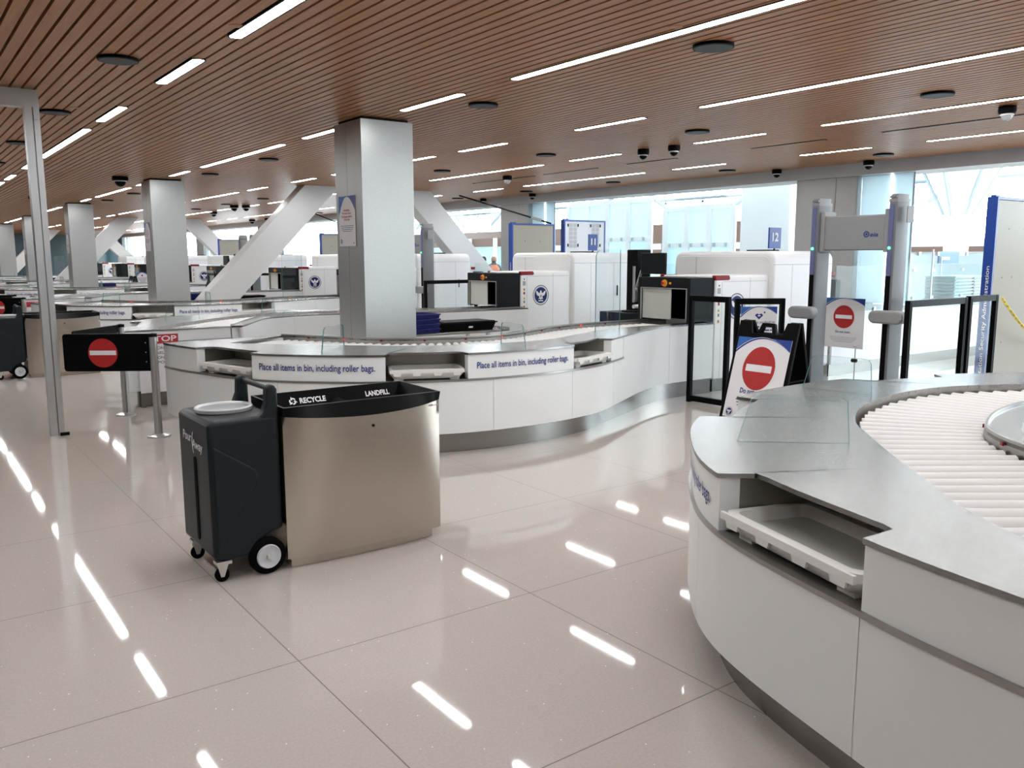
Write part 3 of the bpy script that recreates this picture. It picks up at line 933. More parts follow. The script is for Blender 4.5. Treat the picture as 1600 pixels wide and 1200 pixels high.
    # low glass dividers
    def pane(a, b, h, nm, tall=False):
        a = Vector(a); b = Vector(b); e = (b - a); Lg = e.length; e.normalize(); nn = Vector((-e.y, e.x)) * 0.005
        z0 = ZT + 0.012; r = 0.045 if not tall else 0.09
        if tall: prof = [(0, 0), (Lg, 0), (Lg, h)] + [(r - r * math.sin(x), h - r + r * math.cos(x)) for x in [PI / 2 * i / 6 for i in range(7)]]
        else: prof = [(0, 0), (Lg, 0), (Lg * .97, h - r * .5), (Lg * .93, h - .004), (Lg * .84, h)] + [(Lg * .10 + r * (1 - math.sin(x)), h - r + r * math.cos(x)) for x in [PI / 2 * i / 5 for i in range(6)]]
        mb = MB(); P = [L3(a + e * u - nn, z0 + v) for u, v in prof]; Q = [L3(a + e * u + nn, z0 + v) for u, v in prof]; m = len(prof)
        mb.add(P, [tuple(range(m))], GLASS); mb.add(Q, [tuple(range(m))], GLASS)
        mb.add(P + Q, [(i, (i + 1) % m, m + (i + 1) % m, m + i) for i in range(m)], GEDGE)
        mb.build(nm, t)
    pane((2.99, 6.85), (3.35, 7.17), 0.21, 'glass_divider')
    pane((4.60, 6.06), (4.64, 6.50), 0.21, 'glass_divider')
    pane((6.29, 7.02), (6.73, 7.10), 0.89, 'glass_shield', True)
    return t

def trays(mirror, dy, who, skip=()):
    mp = (lambda q: (q[0], q[1] + dy)) if mirror is None else (lambda q: (q[0], mirror - q[1] + dy))
    for i, (a, b) in enumerate(BAYS):
        if i in skip: continue
        s = (a + b) / 2; wd = (b - a) * 0.45
        e = (FC.at(s + .05) - FC.at(s - .05)).normalized(); o = FC.right(s)
        c = FC.off(s, 0.0) - o * (0.004 + (b - a) ** 2 / 30)
        cc = mp(c); ee = Vector(mp(c + e)) - Vector(cc); oo = Vector(mp(c + o)) - Vector(cc)
        t = thing('screening_tray', who[i], 'tray', (cc[0], cc[1], ZR), 'white trays in the counter bays')
        def P(u, v, z): return (*(Vector(cc) + ee * u - oo * v), z)
        D = 0.38; z0, z1 = ZR + 0.010, ZR + 0.090
        lip = 0.030; mb = MB()
        def ringpts(g, z, r=0.04):
            x0, x1, y0, y1 = -wd + g, wd - g, g, D - g; out = []
            for cx, cy, a0 in ((x1 - r, y0 + r, -90), (x1 - r, y1 - r, 0), (x0 + r, y1 - r, 90), (x0 + r, y0 + r, 180)):
                for k in range(5):
                    an = math.radians(a0 + 22.5 * k); out.append((cx + r * math.cos(an), cy + r * math.sin(an), z))
            return out
        R_ = [ringpts(.035, z0), ringpts(.0, z1 - .03), ringpts(.0, z1), ringpts(lip, z1), ringpts(lip + .012, z1 - .045)]
        vv = [P(*q) for r in R_ for q in r]; n = 20; fs = []
        for j in range(4):
            fs += [(j * n + k, j * n + (k + 1) % n, (j + 1) * n + (k + 1) % n, (j + 1) * n + k) for k in range(n)]
        fs += [tuple(range(n))]
        mb.add(vv, fs, TRAYW)
        sh = mb.build('tray_shell', t)
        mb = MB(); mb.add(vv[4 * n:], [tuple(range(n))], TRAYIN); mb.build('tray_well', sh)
        mb = MB()
        for u in (-wd * .8, -wd * .28, wd * .28, wd * .8):
            mb.extr([P(u - wd * .13, 0.001, z1 - .004), P(u + wd * .13, 0.001, z1 - .004), P(u + wd * .09, 0.001, z1 - .052), P(u - wd * .09, 0.001, z1 - .052)], Vector(P(0, -.012, 0)) - Vector(P(0, 0, 0)), TRAYW)
        mb.extr([P(-wd, 0.0, z1), P(wd, 0.0, z1), P(wd, 0.0, z1 - .028), P(-wd, 0.0, z1 - .028)], Vector(P(0, -.014, 0)) - Vector(P(0, 0, 0)), TRAYW)
        mb.build('lip', t)
        for u in (-wd * .75, wd * .75):
            for v in (0.06, D - .06):
                mb = MB(); mb.extr([P(u - .04, v - .02, ZR - .006), P(u + .04, v - .02, ZR - .006), P(u + .04, v + .02, ZR - .006), P(u - .04, v + .02, ZR - .006)], (0, 0, 0.018), TRAYW); mb.build('foot', t)

cA = counter(None, 'white curved counter with tray bays directly behind the recycling bin station')
cB = counter(9.24, 'large white curved counter filling the right foreground')
DB = 9.54
for k in (1, 2, 3, 4):
    copy_tree(cA, (0, PER * k, 0), f'white curved counter wrapped around the front of the {ORD[k]} column', skip=('roller',) if k > 2 else ())
for k in (0, 1, 2, 3):
    copy_tree(cB, (0, DB + PER * k, 0), f'white curved counter directly behind the {ORD[k]} column, its flat end toward the camera', skip=('roller',) if k > 1 else ())
pos = ['left', 'middle', 'right']
trays(None, 0, [f'white plastic tray in the {p} bay of the counter behind the recycling bin' for p in pos])
trays(9.24, 0, ['large white tray sitting in the open bay of the foreground counter', 'white tray in the far bay of the foreground counter under its steel top', ''], (2,))
for k in (1, 2):
    trays(None, PER * k, [f'white tray in the {p} bay of the counter around the {ORD[k]} column' for p in pos])

# ================================================================ X-RAY SCANNERS
def rrect(x0, x1, z0, z1, r, n=6, corners=(1, 1, 1, 1)):
    out = []
    for (cx, cz, a0), on in zip(((x1 - r, z0 + r, -90), (x1 - r, z1 - r, 0), (x0 + r, z1 - r, 90), (x0 + r, z0 + r, 180)), corners):
        if on:
            out += [(cx + r * math.cos(math.radians(a0 + 90 * k / n)), cz + r * math.sin(math.radians(a0 + 90 * k / n))) for k in range(n + 1)]
        else:
            out.append((x1 if cx > (x0 + x1) / 2 else x0, z0 if cz < (z0 + z1) / 2 else z1))
    return out

def scanner(y, label):
    """baggage scanner; y = its side toward the camera, belt runs along x"""
    t = thing('baggage_scanner', label, 'baggage scanner', (9.6, y + .85, 0), 'white baggage scanners')
    Y0, Y1 = y, y + 1.73
    # tall body, rounded shoulders
    mb = MB(); pr = rrect(Y0, Y1, 0.16, 1.765, 0.13, 7, (0, 1, 1, 0))
    mb.extr([(9.34, a, z) for a, z in pr], (1.34, 0, 0), OFFWHITE)
    o = mb.build('body', t, 0.05, 4)
    mb = MB(); pr2 = rrect(Y0 + .05, Y1 - .05, 0.5, 1.70, 0.10, 7, (0, 1, 1, 0)); mb.extr([(9.335, a, z) for a, z in pr2], (0.02, 0, 0), WHITE); mb.build('front_panel', o, 0.006)
    mb = MB()
    mb.box(9.332, 9.336, Y0 + 1.30, Y0 + 1.306, 1.40, 1.69, INKGREY); mb.box(9.36, 10.66, Y0 - .001, Y0 + .003, 1.585, 1.590, INKGREY)
    mb.box(9.75, 9.754, Y0 - .001, Y0 + .003, 0.18, 1.585, INKGREY); mb.box(10.28, 10.284, Y0 - .001, Y0 + .003, 0.18, 1.585, INKGREY)
    mb.build('panel_joint', o)
    mb = MB(); mb.box(10.35, 10.37, Y0 - .02, Y0 - .002, 1.02, 1.20, BLACKP); mb.build('door_handle', t, 0.006)
    mb = MB(); mb.box(9.42, 10.60, Y0 + .06, Y1 - .06, 0, 0.16, KICK); mb.box(8.34, 9.34, Y0 + .10, Y0 + 1.0, 0, 0.16, KICK); mb.build('foot_plinth', t)
    # entrance housing
    X0, X1, A, B = 8.30, 9.34, Y0 + .06, Y0 + 1.02
    mb = MB(); pr = rrect(A, B, 0.16, 1.455, 0.05, 5, (0, 1, 1, 0)); mb.extr([(X0, a, z) for a, z in pr], (X1 - X0, 0, 0), OFFWHITE)
    h = mb.build('entrance_housing', t, 0.02, 3)
    mb = MB(); mb.box(8.965, 8.969, A - .001, A + .003, 0.18, 1.42, INKGREY); mb.box(8.42, 8.424, A - .001, A + .003, 0.18, 1.38, INKGREY); mb.box(8.45, 9.30, A - .001, A + .003, 1.38, 1.384, INKGREY); mb.build('panel_joint', h)
    for yy in (A + .03, B - .05):
        mb = MB(); mb.extr([(8.295, yy - .035, z) if False else (x, yy - .035, z) for x, z in ((8.294, 1.40), (8.55, 1.40), (8.57, 1.42), (8.55, 1.462), (8.294, 1.462))], (0, 0.06, 0), REDLENS)
        o2 = mb.build('warning_lamp', t, 0.006)
    mb = MB(); S = Sheet(mb, (8.31, A - .003, 0), (1, 0, 0), (0, 0, 1))
    S.disc(.055, 1.335, .012, INKBLACK, 0, 12); S.rect(.025, .085, 1.235, 1.305, INKGREY, 0); S.rect(.03, .08, 1.24, 1.30, VENTD, .001)
    for z, m in ((1.17, ORANGE), (1.11, RED), (1.03, YELLOW), (0.97, INKGREY), (0.89, ORANGE)):
        if m in (YELLOW,): S.poly([(.03, z - .02), (.08, z - .02), (.055, z + .025)], m, 0)
        else: S.rect(.038, .072, z - .02, z + .02, m, 0)
        S.rect(.048, .062, z - .008, z + .008, INKBLACK, .001)
    mb.build('control_strip', h)
    mb = MB(); S = Sheet(mb, (8.705, A - .003, 1.07), (1, 0, 0), (0, 0, 1)); S.crest(0, 0, 0.165)
    e = mb.build('crest', h); e['label'] = 'round navy crest with a white spread winged bird'
    # graphite hood over the belt
    HX0, HX1, HA, HB, HT = 7.86, 8.30, Y0 + .08, Y0 + .96, 1.435
    mb = MB()
    mb.box(HX0, HX1, HA, HA + .06, 0.895, HT, HOOD); mb.box(HX0, HX1, HB - .06, HB, 0.895, HT, HOOD); mb.box(HX0, HX1, HA + .06, HB - .06, 1.30, HT, HOOD)
    mb.box(HX1 - .01, HX1, HA + .06, HB - .06, 0.895, 1.30, RUBBER)
    hd = mb.build('hood', t, 0.012)
    mb = MB(); mb.box(HX0 + .02, HX0 + .035, HA + .33, HB - .05, 0.915, 1.295, CREAM); pl = mb.build('tunnel_plate', hd, 0.004)
    mb = MB(); mb.box(HX0 - .006, HX0 + .02, HA + .045, HA + .06, 0.90, 1.31, ZINC); mb.box(HX0 - .006, HX0 + .02, HA + .06, HB - .06, 1.297, 1.31, ZINC); mb.box(HX0 - .006, HX0 + .02, HB - .06, HB - .045, 0.90, 1.31, ZINC); mb.build('tunnel_trim', hd)
    mb = MB(); mb.lathe([(0.045, 0), (0.045, 0.006), (0.026, 0.012), (0.026, 0.03), (0.03, 0.034)], (HX0, HA + .42, 1.367), ORANGE, 20, 'x')
    mb.v = [(2 * HX0 - a, b, c) for a, b, c in mb.v]; mb.lathe([(0.02, 0), (0.02, .008)], (HX0 - .044, HA + .42, 1.367), RED, 16, 'x'); mb.box(HX0 - .004, HX0, HA + .31, HA + .345, 1.355, 1.38, ORANGE)
    mb.build('stop_button', hd)
    # exit end
    mb = MB(); mb.box(10.66, 10.86, Y0 + .16, Y0 + .98, 0.93, 1.40, OFFWHITE); mb.build('exit_housing', t, 0.02)
    mb = MB(); mb.box(10.80, 10.88, Y0 + .10, Y0 + .18, 1.41, 1.47, REDLENS); mb.build('warning_lamp', t, 0.01)
    mb = MB(); mb.box(10.86, 11.16, Y0 + .18, Y0 + .95, 0.93, 1.36, HOOD); mb.build('exit_hood', t, 0.012)
    mb = MB(); mb.box(10.30, 10.52, Y0 + .8, Y0 + 1.2, 1.765, 1.79, BLACKP); mb.build('cable_tray', t)
    return t
s12 = scanner(6.99, 'white baggage scanner under the blue number 12 sign')
SC_Y = [6.99, 11.01, 6.99 + PER, 11.01 + PER, 6.99 + 2 * PER, 11.01 + 2 * PER, 6.99 + 3 * PER, 11.01 + 3 * PER, 6.99 + 4 * PER]
SC_L = ['', 'white baggage scanner under the blue number 11 sign', 'white baggage scanner right behind the nearest column, under the number 10 sign',
        'white baggage scanner with a crest just left of the nearest column', 'white baggage scanner seen below the foot of the long diagonal brace',
        'white baggage scanner just right of the second column', 'white baggage scanner between the second and third columns', 'white baggage scanner just right of the third column', 'distant white baggage scanner left of the third column']
for i in range(1, len(SC_Y)):
    copy_tree(s12, (0, SC_Y[i] - 6.99, 0), SC_L[i])

# exit conveyors with glass screens, one behind every scanner
def exit_line(y, label):
    t = thing('exit_conveyor', label, 'conveyor', (13.4, y + .55, 0), 'exit conveyors')
    mb = MB(); mb.box(11.18, 17.2, y + .12, y + 1.05, 0.86, 0.90, TOPSTEEL); mb.build('belt_top', t)
    for i in range(5):
        mb = MB(); mb.box(10.74 + 1.3 * i + .003, 12.04 + 1.3 * i - .003, y, y + .03, 0.17, 0.88, WHITE); mb.build('panel', t)
    mb = MB(); mb.box(10.74, 17.24, y + .03, y + .05, 0, 0.17, KICK); mb.build('foot_plinth', t)
    mb = MB(); mb.box(10.74, 17.24, y - .02, y + .12, 0.88, 0.905, RAILSTEEL); mb.build('sill', t)
    for i in range(4):
        mb = MB(); mb.box(10.80 + 1.15 * i, 11.93 + 1.15 * i, y + .02, y + .03, 0.905, 1.56, GLASS); mb.build('glass_screen', t)
    mb = MB()
    for i in range(4):
        for d in (.12, .98): mb.box(10.80 + 1.15 * i + d, 10.85 + 1.15 * i + d, y + .01, y + .04, 0.90, 0.95, ZINC)
    mb.build('glass_clamp', t)
    return t
e12 = exit_line(6.99, 'white conveyor with a glass screen running past the walk through detector')
for i in range(1, 6):
    copy_tree(e12, (0, SC_Y[i] - 6.99, 0), f'white glass screened conveyor behind the {ORD[i]} scanner counted from the number 12 one')

# lane number signs
def lane_sign(x, y, txt, label, w=0.25):
    t = thing('lane_sign', label, 'lane number sign', (x, y, 1.765), 'blue lane number signs')
    mb = MB(); S = Sheet(mb, (x - w / 2, y - .012, 1.80), (1, 0, 0), (0, 0, 1))
    mb.box(x - w / 2, x + w / 2, y - .011, y + .012, 1.80, 2.08, BLUE)
    S.text(txt, w / 2, .10, .155, PAPER, .002, None, 'c', 0.03)
    mb.build('sign_face', t)
    mb = MB(); mb.box(x - .05, x + .05, y - .05, y + .05, 1.765, 1.775, BLACKP); mb.box(x - .012, x + .012, y - .006, y + .006, 1.77, 1.82, BLACKP); mb.build('stand', t)
lane_sign(9.80, 7.33, '12', 'small blue sign with white number 12 on top of a scanner')
lane_sign(10.07, 11.33, '11', 'small blue sign with white number 11 on top of a scanner', 0.20)
lane_sign(9.80, 7.33 + PER, '10', 'blue number 10 sign half hidden beside the grey detector post')

# body scanners in the passages
def body_scanner(k, label_a, label_b):
    dy = PER * k
    def frame(t, x0, x1, y, z1):
        mb = MB(); th = 0.115
        mb.box(x0, x0 + .03, y, y + th, 0.02, z1 - .02, BLUE); mb.box(x1 - .03, x1, y, y + th, 0.02, z1 - .02, BLUE); mb.box(x0 + .03, x1 - .03, y, y + th, z1 - .05, z1 - .02, BLUE)
        mb.box(x0 + .01, x0 + .12, y + .03, y + th - .03, z1 - .02, z1, BLUE)
        mb.box(x0 + .03, x1 - .03, y + .04, y + th, 0.02, z1 - .05, BLUE)
        f = mb.build('frame', t)
        mb = MB(); S = Sheet(mb, (x0 - .0005, y + th, 0), (0, -1, 0), (0, 0, 1))
        vv, ff, w = glyphs('Transportation Security Administration', 0.006)
        sc_ = 1.60 / w
        mb.add([S.P(.080 - b * .062, -0.02 + a * sc_, .002) for a, b in vv], ff, PAPER); mb.build('lettering', f)
        return f
    t = thing('body_scanner', label_a, 'body scanner', (10.6, 4.63 + dy, 0), 'body scanner panels')
    frame(t, 10.08, 11.16, 4.59 + dy, 2.37)
    mb = MB(); mb.box(10.112, 11.128, 4.597 + dy, 4.63 + dy, 0.03, 2.318, BEIGE); p = mb.build('panel', t, 0.004); p['label'] = 'glossy beige side panel'
    mb = MB(); S = Sheet(mb, (10.112, 4.597 + dy, 0), (1, 0, 0), (0, 0, 1))
    for x, z in ((.30, 2.0), (.68, 2.0), (.22, 1.45), (.46, 1.45), (.15, 1.12), (.38, 1.12), (.10, .7), (.33, .7)): S.disc(x, z, .010, INKBLACK, .001, 10)
    mb.build('screw', p)
    mb = MB(); mb.box(10.07, 11.17, 4.57 + dy, 4.72 + dy, 0, 0.025, BLACKP); mb.build('foot', t)
    t = thing('body_scanner', label_b, 'body scanner', (12.0, 4.63 + dy, 0), 'body scanner panels')
    frame(t, 11.42, 12.56, 4.59 + dy, 2.47)
    mb = MB(); mb.box(11.452, 12.528, 4.597 + dy, 4.63 + dy, 0.03, 2.418, VENTG); p = mb.build('panel', t, 0.004); p['label'] = 'light grey service panel with vents'
    mb = MB(); S = Sheet(mb, (11.452, 4.597 + dy, 0), (1, 0, 0), (0, 0, 1))
    for x0 in (.10, .72):
        for i in range(2):
            for j in range(6): S.rect(x0 + .11 * i, x0 + .10 + .11 * i, 1.88 + .085 * j, 1.955 + .085 * j, VENTD, .002)
    mb.build('vent', p)
    mb = MB(); S = Sheet(mb, (11.452, 4.597 + dy, 0), (1, 0, 0), (0, 0, 1))
    for x in (.07, .34, .69, .96):
        for z in (1.93, 2.34): S.slab([(x - .012, z - .03), (x + .012, z - .03), (x + .012, z + .03), (x - .012, z + .03)], BLACKP, .001, .012)
    mb.build('latch', p)
    mb = MB(); mb.box(11.41, 12.57, 4.57 + dy, 4.72 + dy, 0, 0.025, BLACKP); mb.build('foot', t)
body_scanner(0, 'blue edged beige body scanner panel at the right edge of the photo', 'grey vented blue framed scanner panel, out at the right of the nearest passage')
body_scanner(1, 'blue framed beige scanner panel rising left of the number 11 sign', 'blue framed grey vented scanner panel behind the number 11 sign')
body_scanner(2, 'blue framed beige scanner panel left of the far grey detector arch', 'blue framed grey vented scanner panel behind the far grey detector arch')
body_scanner(3, 'small distant blue framed beige panel left of the second column', 'small distant blue framed vented panel left of the second column')

# walk-through metal detectors
def detector(dy, label):
    t = thing('metal_detector', label, 'metal detector', (8.16, 5.06 + dy, 0), 'walk through metal detectors')
    def post(ya, yb):
        x0, x1 = 8.065, 8.31
        mb = MB(); n = 8; xm = (x0 + x1) / 2
        pl = [(x0, ya + .01), (x0 + .03, ya)] + [(x1 - .05 + .05 * math.sin(PI * i / n), (ya + yb) / 2 - (yb - ya) / 2 * math.cos(PI * i / n)) for i in range(n + 1)] + [(x0 + .03, yb), (x0, yb - .01)]
        pl = [(a, b + dy) for a, b in pl]
        mb.prism(pl, 0.05, 2.24, GREYP, True); p = mb.build('post', t)
        mb = MB(); mb.box(x0 - .008, x0 + .012, ya + .035 + dy, yb - .015 + dy, 1.50, 2.20, STRIPE); mb.build('display_strip', p)
        mb = MB(); mb.box(x0 - .008, x0 + .012, ya + .035 + dy, yb - .015 + dy, 0.10, 1.50, BLACKP); mb.build('rubber_strip', p)
        mb = MB(); mb.lathe([(0.0, 0.0), (.014, .002), (.014, .006)], (0, 0, 0), GREENL, 14, 'x'); mb.v = [(x0 - .012 - a, (ya + yb) / 2 + .01 + b + dy, 1.775 + c) for a, b, c in mb.v]; mb.build('green_lamp', p)
        mb = MB(); mb.prism([(xm + (a - xm) * 1.04, (ya + yb) / 2 + dy + (b - dy - (ya + yb) / 2) * 1.08) for a, b in pl], 2.225, 2.255, GREYP2, True); mb.prism([(xm + (a - xm) * .9, (ya + yb) / 2 + dy + (b - dy - (ya + yb) / 2) * .9) for a, b in pl], 2.255, 2.30, GREYP2, True); mb.build('cap', p)
        mb = MB(); mb.box(x0 - .012, x0 + .07, (ya + yb) / 2 - .035 + dy, (ya + yb) / 2 + .035 + dy, 2.262, 2.282, GREYP); mb.build('latch', p)
        mb = MB(); mb.prism([(a + (.04 if a > xm else -.03), (ya + yb) / 2 + dy + (b - dy - (ya + yb) / 2) * 1.5) for a, b in pl], 0, 0.05, GREYP2, True); mb.build('foot', p)
    post(4.605, 4.705); post(5.475, 5.575)
    mb = MB(); mb.box(8.10, 8.27, 4.70 + dy, 5.48 + dy, 1.755, 2.11, GREYP2); b = mb.build('cross_beam', t, 0.012)
    for ya in (5.425, 4.70):
        mb = MB(); mb.box(8.085, 8.29, ya + dy, ya + .05 + dy, 1.735, 2.16, GREYP2); mb.build('bracket', t, 0.008)
    mb = MB(); S = Sheet(mb, (8.0985, 5.10 + dy, 1.88), (0, -1, 0), (0, 0, 1))
    S.ring(.155, .035, .020, .032, INK, .001, 24); S.disc(.155, .035, .012, INK, .001, 12); S.text('eia', .195, .012, .060, INK, .001, .09, 'l', .02, .2); S.rect(.13, .28, -.018, -.014, INKGREY, .001); S.rect(.08, .11, .0, .006, INKGREY, .001)
    mb.build('logo', b)
    for yc in (4.655, 5.525):
        mb = MB(); pr = rrect(yc - .23 if yc < 5 else yc - .10, yc + .13 if yc < 5 else yc + .21, 1.03, 1.16, .062, 8)
        mb.extr([(7.94, a + dy, z) for a, z in pr], (0.12, 0, 0), GREYP2); mb.build('side_paddle', t, 0.02, 3)
    mb = MB(); mb.extr([(8.12, 4.545 + dy, z) for z in (2.02, 2.18)] + [(8.24, 4.545 + dy, 2.18), (8.24, 4.545 + dy, 2.02)], (0, -.012, 0), GREYP2); mb.build('service_cover', t, 0.004)
    return t
detector(0, 'grey walk-through metal detector arch with green lamps, nearest one')
detector(PER, 'grey walk-through detector post just right of the nearest column')
detector(2 * PER, 'distant grey walk-through detector arch above the long diagonal brace')
detector(3 * PER, 'very distant grey walk-through detector with green lamps left of the third column')

# black framed clear barriers
def barrier(p, q, z1, label, name='glass_barrier', w=0.052, pair=False):
    p = Vector((p[0], p[1])); q = Vector((q[0], q[1])); e = (q - p).normalized(); Lg = (q - p).length
    ang = math.atan2(e.y, e.x); c = (p + q) / 2
    t = thing(name, label, 'barrier', (c.x, c.y, 0), 'black framed barriers')
    def B(u0, u1, z0, z2, th, m):
        mb = MB(); a = p + e * ((u0 + u1) / 2); mb.obox((a.x, a.y, (z0 + z2) / 2), (u1 - u0, th, z2 - z0), m, ang); return mb
    for nm, u in (('post', w / 2), ('post', Lg - w / 2)):
        o = B(u - w / 2, u + w / 2, 0.0, z1, 0.055, BLACK).build(nm, t, 0.004)
        mb = B(u - .006, u + .006, 0.03, z1 - .02, 0.0575, RUBBER); mb.build('groove', o)
    B(w, Lg - w, z1 - .065, z1, 0.05, BLACK).build('top_rail', t, 0.003)
    B(w, Lg - w, 0.015, 0.08, 0.05, BLACK).build('bottom_rail', t, 0.003)
    B(w, Lg - w, 0.08, z1 - .065, 0.006, GLASS).build('clear_panel', t)
    return t
barrier((7.545, 6.78), (7.575, 6.22), 1.25, 'black framed clear barrier standing left of the A-frame sign')
barrier((7.50, 6.09), (7.96, 5.785), 1.24, 'black framed clear gate with a safety notice, behind the A-frame sign', 'glass_gate')
barrier((7.93, 4.37), (9.10, 4.39), 1.27, 'black framed clear barrier right of the metal detector arch')
barrier((9.14, 4.38), (9.76, 4.38), 1.28, 'narrow black framed barrier against the blue scanner edge')
for k, l in ((1, 'black framed barrier seen beside the second passage detector'), (2, 'black framed barrier seen in the far passage below the long brace')):
    barrier((7.93, 4.37 + PER * k), (9.10, 4.39 + PER * k), 1.27, l)
    barrier((7.545, 6.78 + PER * k), (7.575, 6.22 + PER * k), 1.25, l.replace('barrier seen', 'end barrier seen'))

# safety notice on the gate
mb = MB(); e = Vector((0.50, -0.335, 0)).normalized(); nrm = e.cross(Vector((0, 0, 1)))
S = Sheet(mb, Vector((7.555, 6.052, 0.62)) + nrm * 0.010, e, (0, 0, 1)); W, Hh = 0.40, 0.53
S.notice(W, Hh, 0.22)
S.poly([(W * .5 - .045, Hh * .82), (W * .5 - .03, Hh * .855), (W * .5 - .012, Hh * .855), (W * .5, Hh * .835), (W * .5 + .012, Hh * .855), (W * .5 + .03, Hh * .855), (W * .5 + .045, Hh * .82), (W * .5, Hh * .735)], INK, .003)
S.rect(W * .5 - .015, W * .5 + .015, Hh * .80, Hh * .825, PAPER, .004); S.disc(W * .5 + .06, Hh * .88, .010, INK, .003, 12)
S.text('For your safety, you should not', W / 2, Hh * .655, .042, INK, .003, W * .9, 'c', .01)
S.lines(W / 2, Hh * .57, W * .8, 5, .038, .014, INK)
o = mb.build('safety_notice'); tag(o, 'white safety notice with a navy heart, fixed on the clear gate behind the A-frame', 'notice')

# do not enter poster on its stand beyond the detector
t = thing('poster_stand', 'white do not enter poster on a thin stand seen through the detector arch', 'sign', (8.62, 5.46, 0))
mb = MB(); S = Sheet(mb, (8.6, 5.712, 0.682), (0, -1, 0), (0, 0, 1)); S.notice(.495, .552, .20); S.noentry(.247, .345, .128)
S.text('Do not enter.', .247, .165, .036, INK, .003, .19, 'c', .012); S.lines(.247, .115, .34, 4, .017, .005); S.rect(.38, .42, .02, .026, INKGREY, .001); mb.build('sign_face', t)
mb = MB(); mb.tube([(8.612, 5.31, 0.02), (8.612, 5.31, 0.70)], .006, ZINC, 8); mb.build('pole', t)
mb = MB(); mb.lathe([(0.0, 0.0), (.13, .0), (.13, .008), (.02, .02)], (8.64, 5.31, 0), ZINC, 24); mb.build('foot', t)
mb = MB(); mb.tube([(8.60, 5.34, .55), (8.60, 5.28, .55)], .02, BLACKP, 8); mb.build('clip', t)

# yellow plastic chain
t = thing('plastic_chain', 'yellow plastic chain hanging across the beige scanner panel', 'chain', (10.6, 4.43, 0.7))
mb = MB(); n = 46
for i in range(n):
    f = i / (n - 1); x = 10.02 + 1.75 * f; z = 1.22 - 0.62 * f - 0.16 * math.sin(PI * f)
    f2 = (i + .5) / (n - 1); dx = 1.75 / n; dz = (-0.62 - 0.16 * PI * math.cos(PI * f)) / n
    d = Vector((dx, 0, dz)).normalized(); s_ = Vector((0, 1, 0)) if i % 2 else Vector((-d.z, 0, d.x))
    c = Vector((x, 4.43, z)); a, b = .030, .016
    mb.tube([c + d * a * math.cos(2 * PI * k / 10) + s_ * b * math.sin(2 * PI * k / 10) for k in range(10)], .0055, YELLOW, 5, True)
mb.build('chain_links', t)
mb = MB(); mb.lathe([(0.0, -.5), (.02, -.5), (.02, .62), (0.0, .64)], (11.79, 4.43, 0.5), BLACKP, 10); mb.lathe([(0.0, 0), (.14, 0), (.14, .03), (.0, .04)], (11.79, 4.43, 0), BLACKP, 20); mb.build('end_post', t)

# ================================================================ FREE STANDING THINGS
def a_frame(o, u, lean, H, W, label, depth=0.58):
    """folding sign board: o = near left foot, u = along its width, lean = horizontal push back at the top"""
    o = Vector((o[0], o[1], 0)); u = Vector((u[0], u[1], 0)).normalized(); back = Vector((-u.y, u.x, 0))
    t = thing('a_frame_sign', label, 'sign board', tuple(o + u * W / 2 + back * depth / 2), 'A-frame sign boards')
    v = (back * lean + Vector((0, 0, H))); Lv = v.length; v.normalize()
    n = u.cross(v)                      # toward the reader
    mb = MB(); S = Sheet(mb, o, u, v)
    prof = [(0, 0), (.10, 0), (.13, .05), (W - .13, .05), (W - .10, 0), (W, 0), (W - .012, Lv), (W - .15, Lv), (W - .185, Lv - .125), (.185, Lv - .125), (.15, Lv), (.012, Lv)]
    S.slab(prof, BLACKP, -.035, 0.0); f = mb.build('front_board', t, 0.006)
    mb = MB(); S = Sheet(mb, o, u, v)
    c = W * .5; S.slab([(c - .115, Lv - .126), (c - .075, Lv - .015), (c + .075, Lv - .015), (c + .115, Lv - .126), (c + .068, Lv - .126), (c + .046, Lv - .052), (c - .046, Lv - .052), (c - .068, Lv - .126)], BLACKP, -.035, 0.0); mb.build('carry_handle', t)
    fo_ = o + u * .045 + v * .06; FW, FH = W - .09, Lv - .235
    mb = MB(); S = Sheet(mb, fo_, u, v); S.o = fo_ + n * .006
    S.notice(FW, FH, .20); S.noentry(FW * .5, FH * .63, FW * .345, .87)
    S.text('Do not enter.', FW * .5, FH * .315, .072, INK, .003, FW * .52, 'c', .022)
    S.lines(FW * .5, FH * .225, FW * .62, 4, .030, .009, INK); S.crest(.075, .055, .045)
    s = mb.build('sign_face', t); s['label'] = 'white sheet with blue arch and red no entry disc'
    # rear board
    ro = o + back * depth; v2 = (-back * (depth - lean - .05) + Vector((0, 0, H))); L2 = v2.length; v2.normalize()
    mb = MB(); S = Sheet(mb, ro, u, v2); S.slab([(0, 0), (.10, 0), (.13, .05), (W - .13, .05), (W - .10, 0), (W, 0), (W - .012, L2), (W - .15, L2), (W - .185, L2 - .125), (.185, L2 - .125), (.15, L2), (.012, L2)], BLACKP, -.02, .015); mb.build('rear_board', t, 0.006)
    for d in (.03, W - .03):
        a = o + u * d + v * (Lv * .45) - n * .03; b = ro + u * d + v2 * (L2 * .45); mb = MB(); mb.tube([a, b], .008, BLACKP, 6); mb.build('spreader', t)
    return t
AF = a_frame((6.905, 5.775), (0.0, -1.0), 0.29, 1.04, 0.74, 'black A-frame board with a red no entry disc, standing behind the foreground counter')
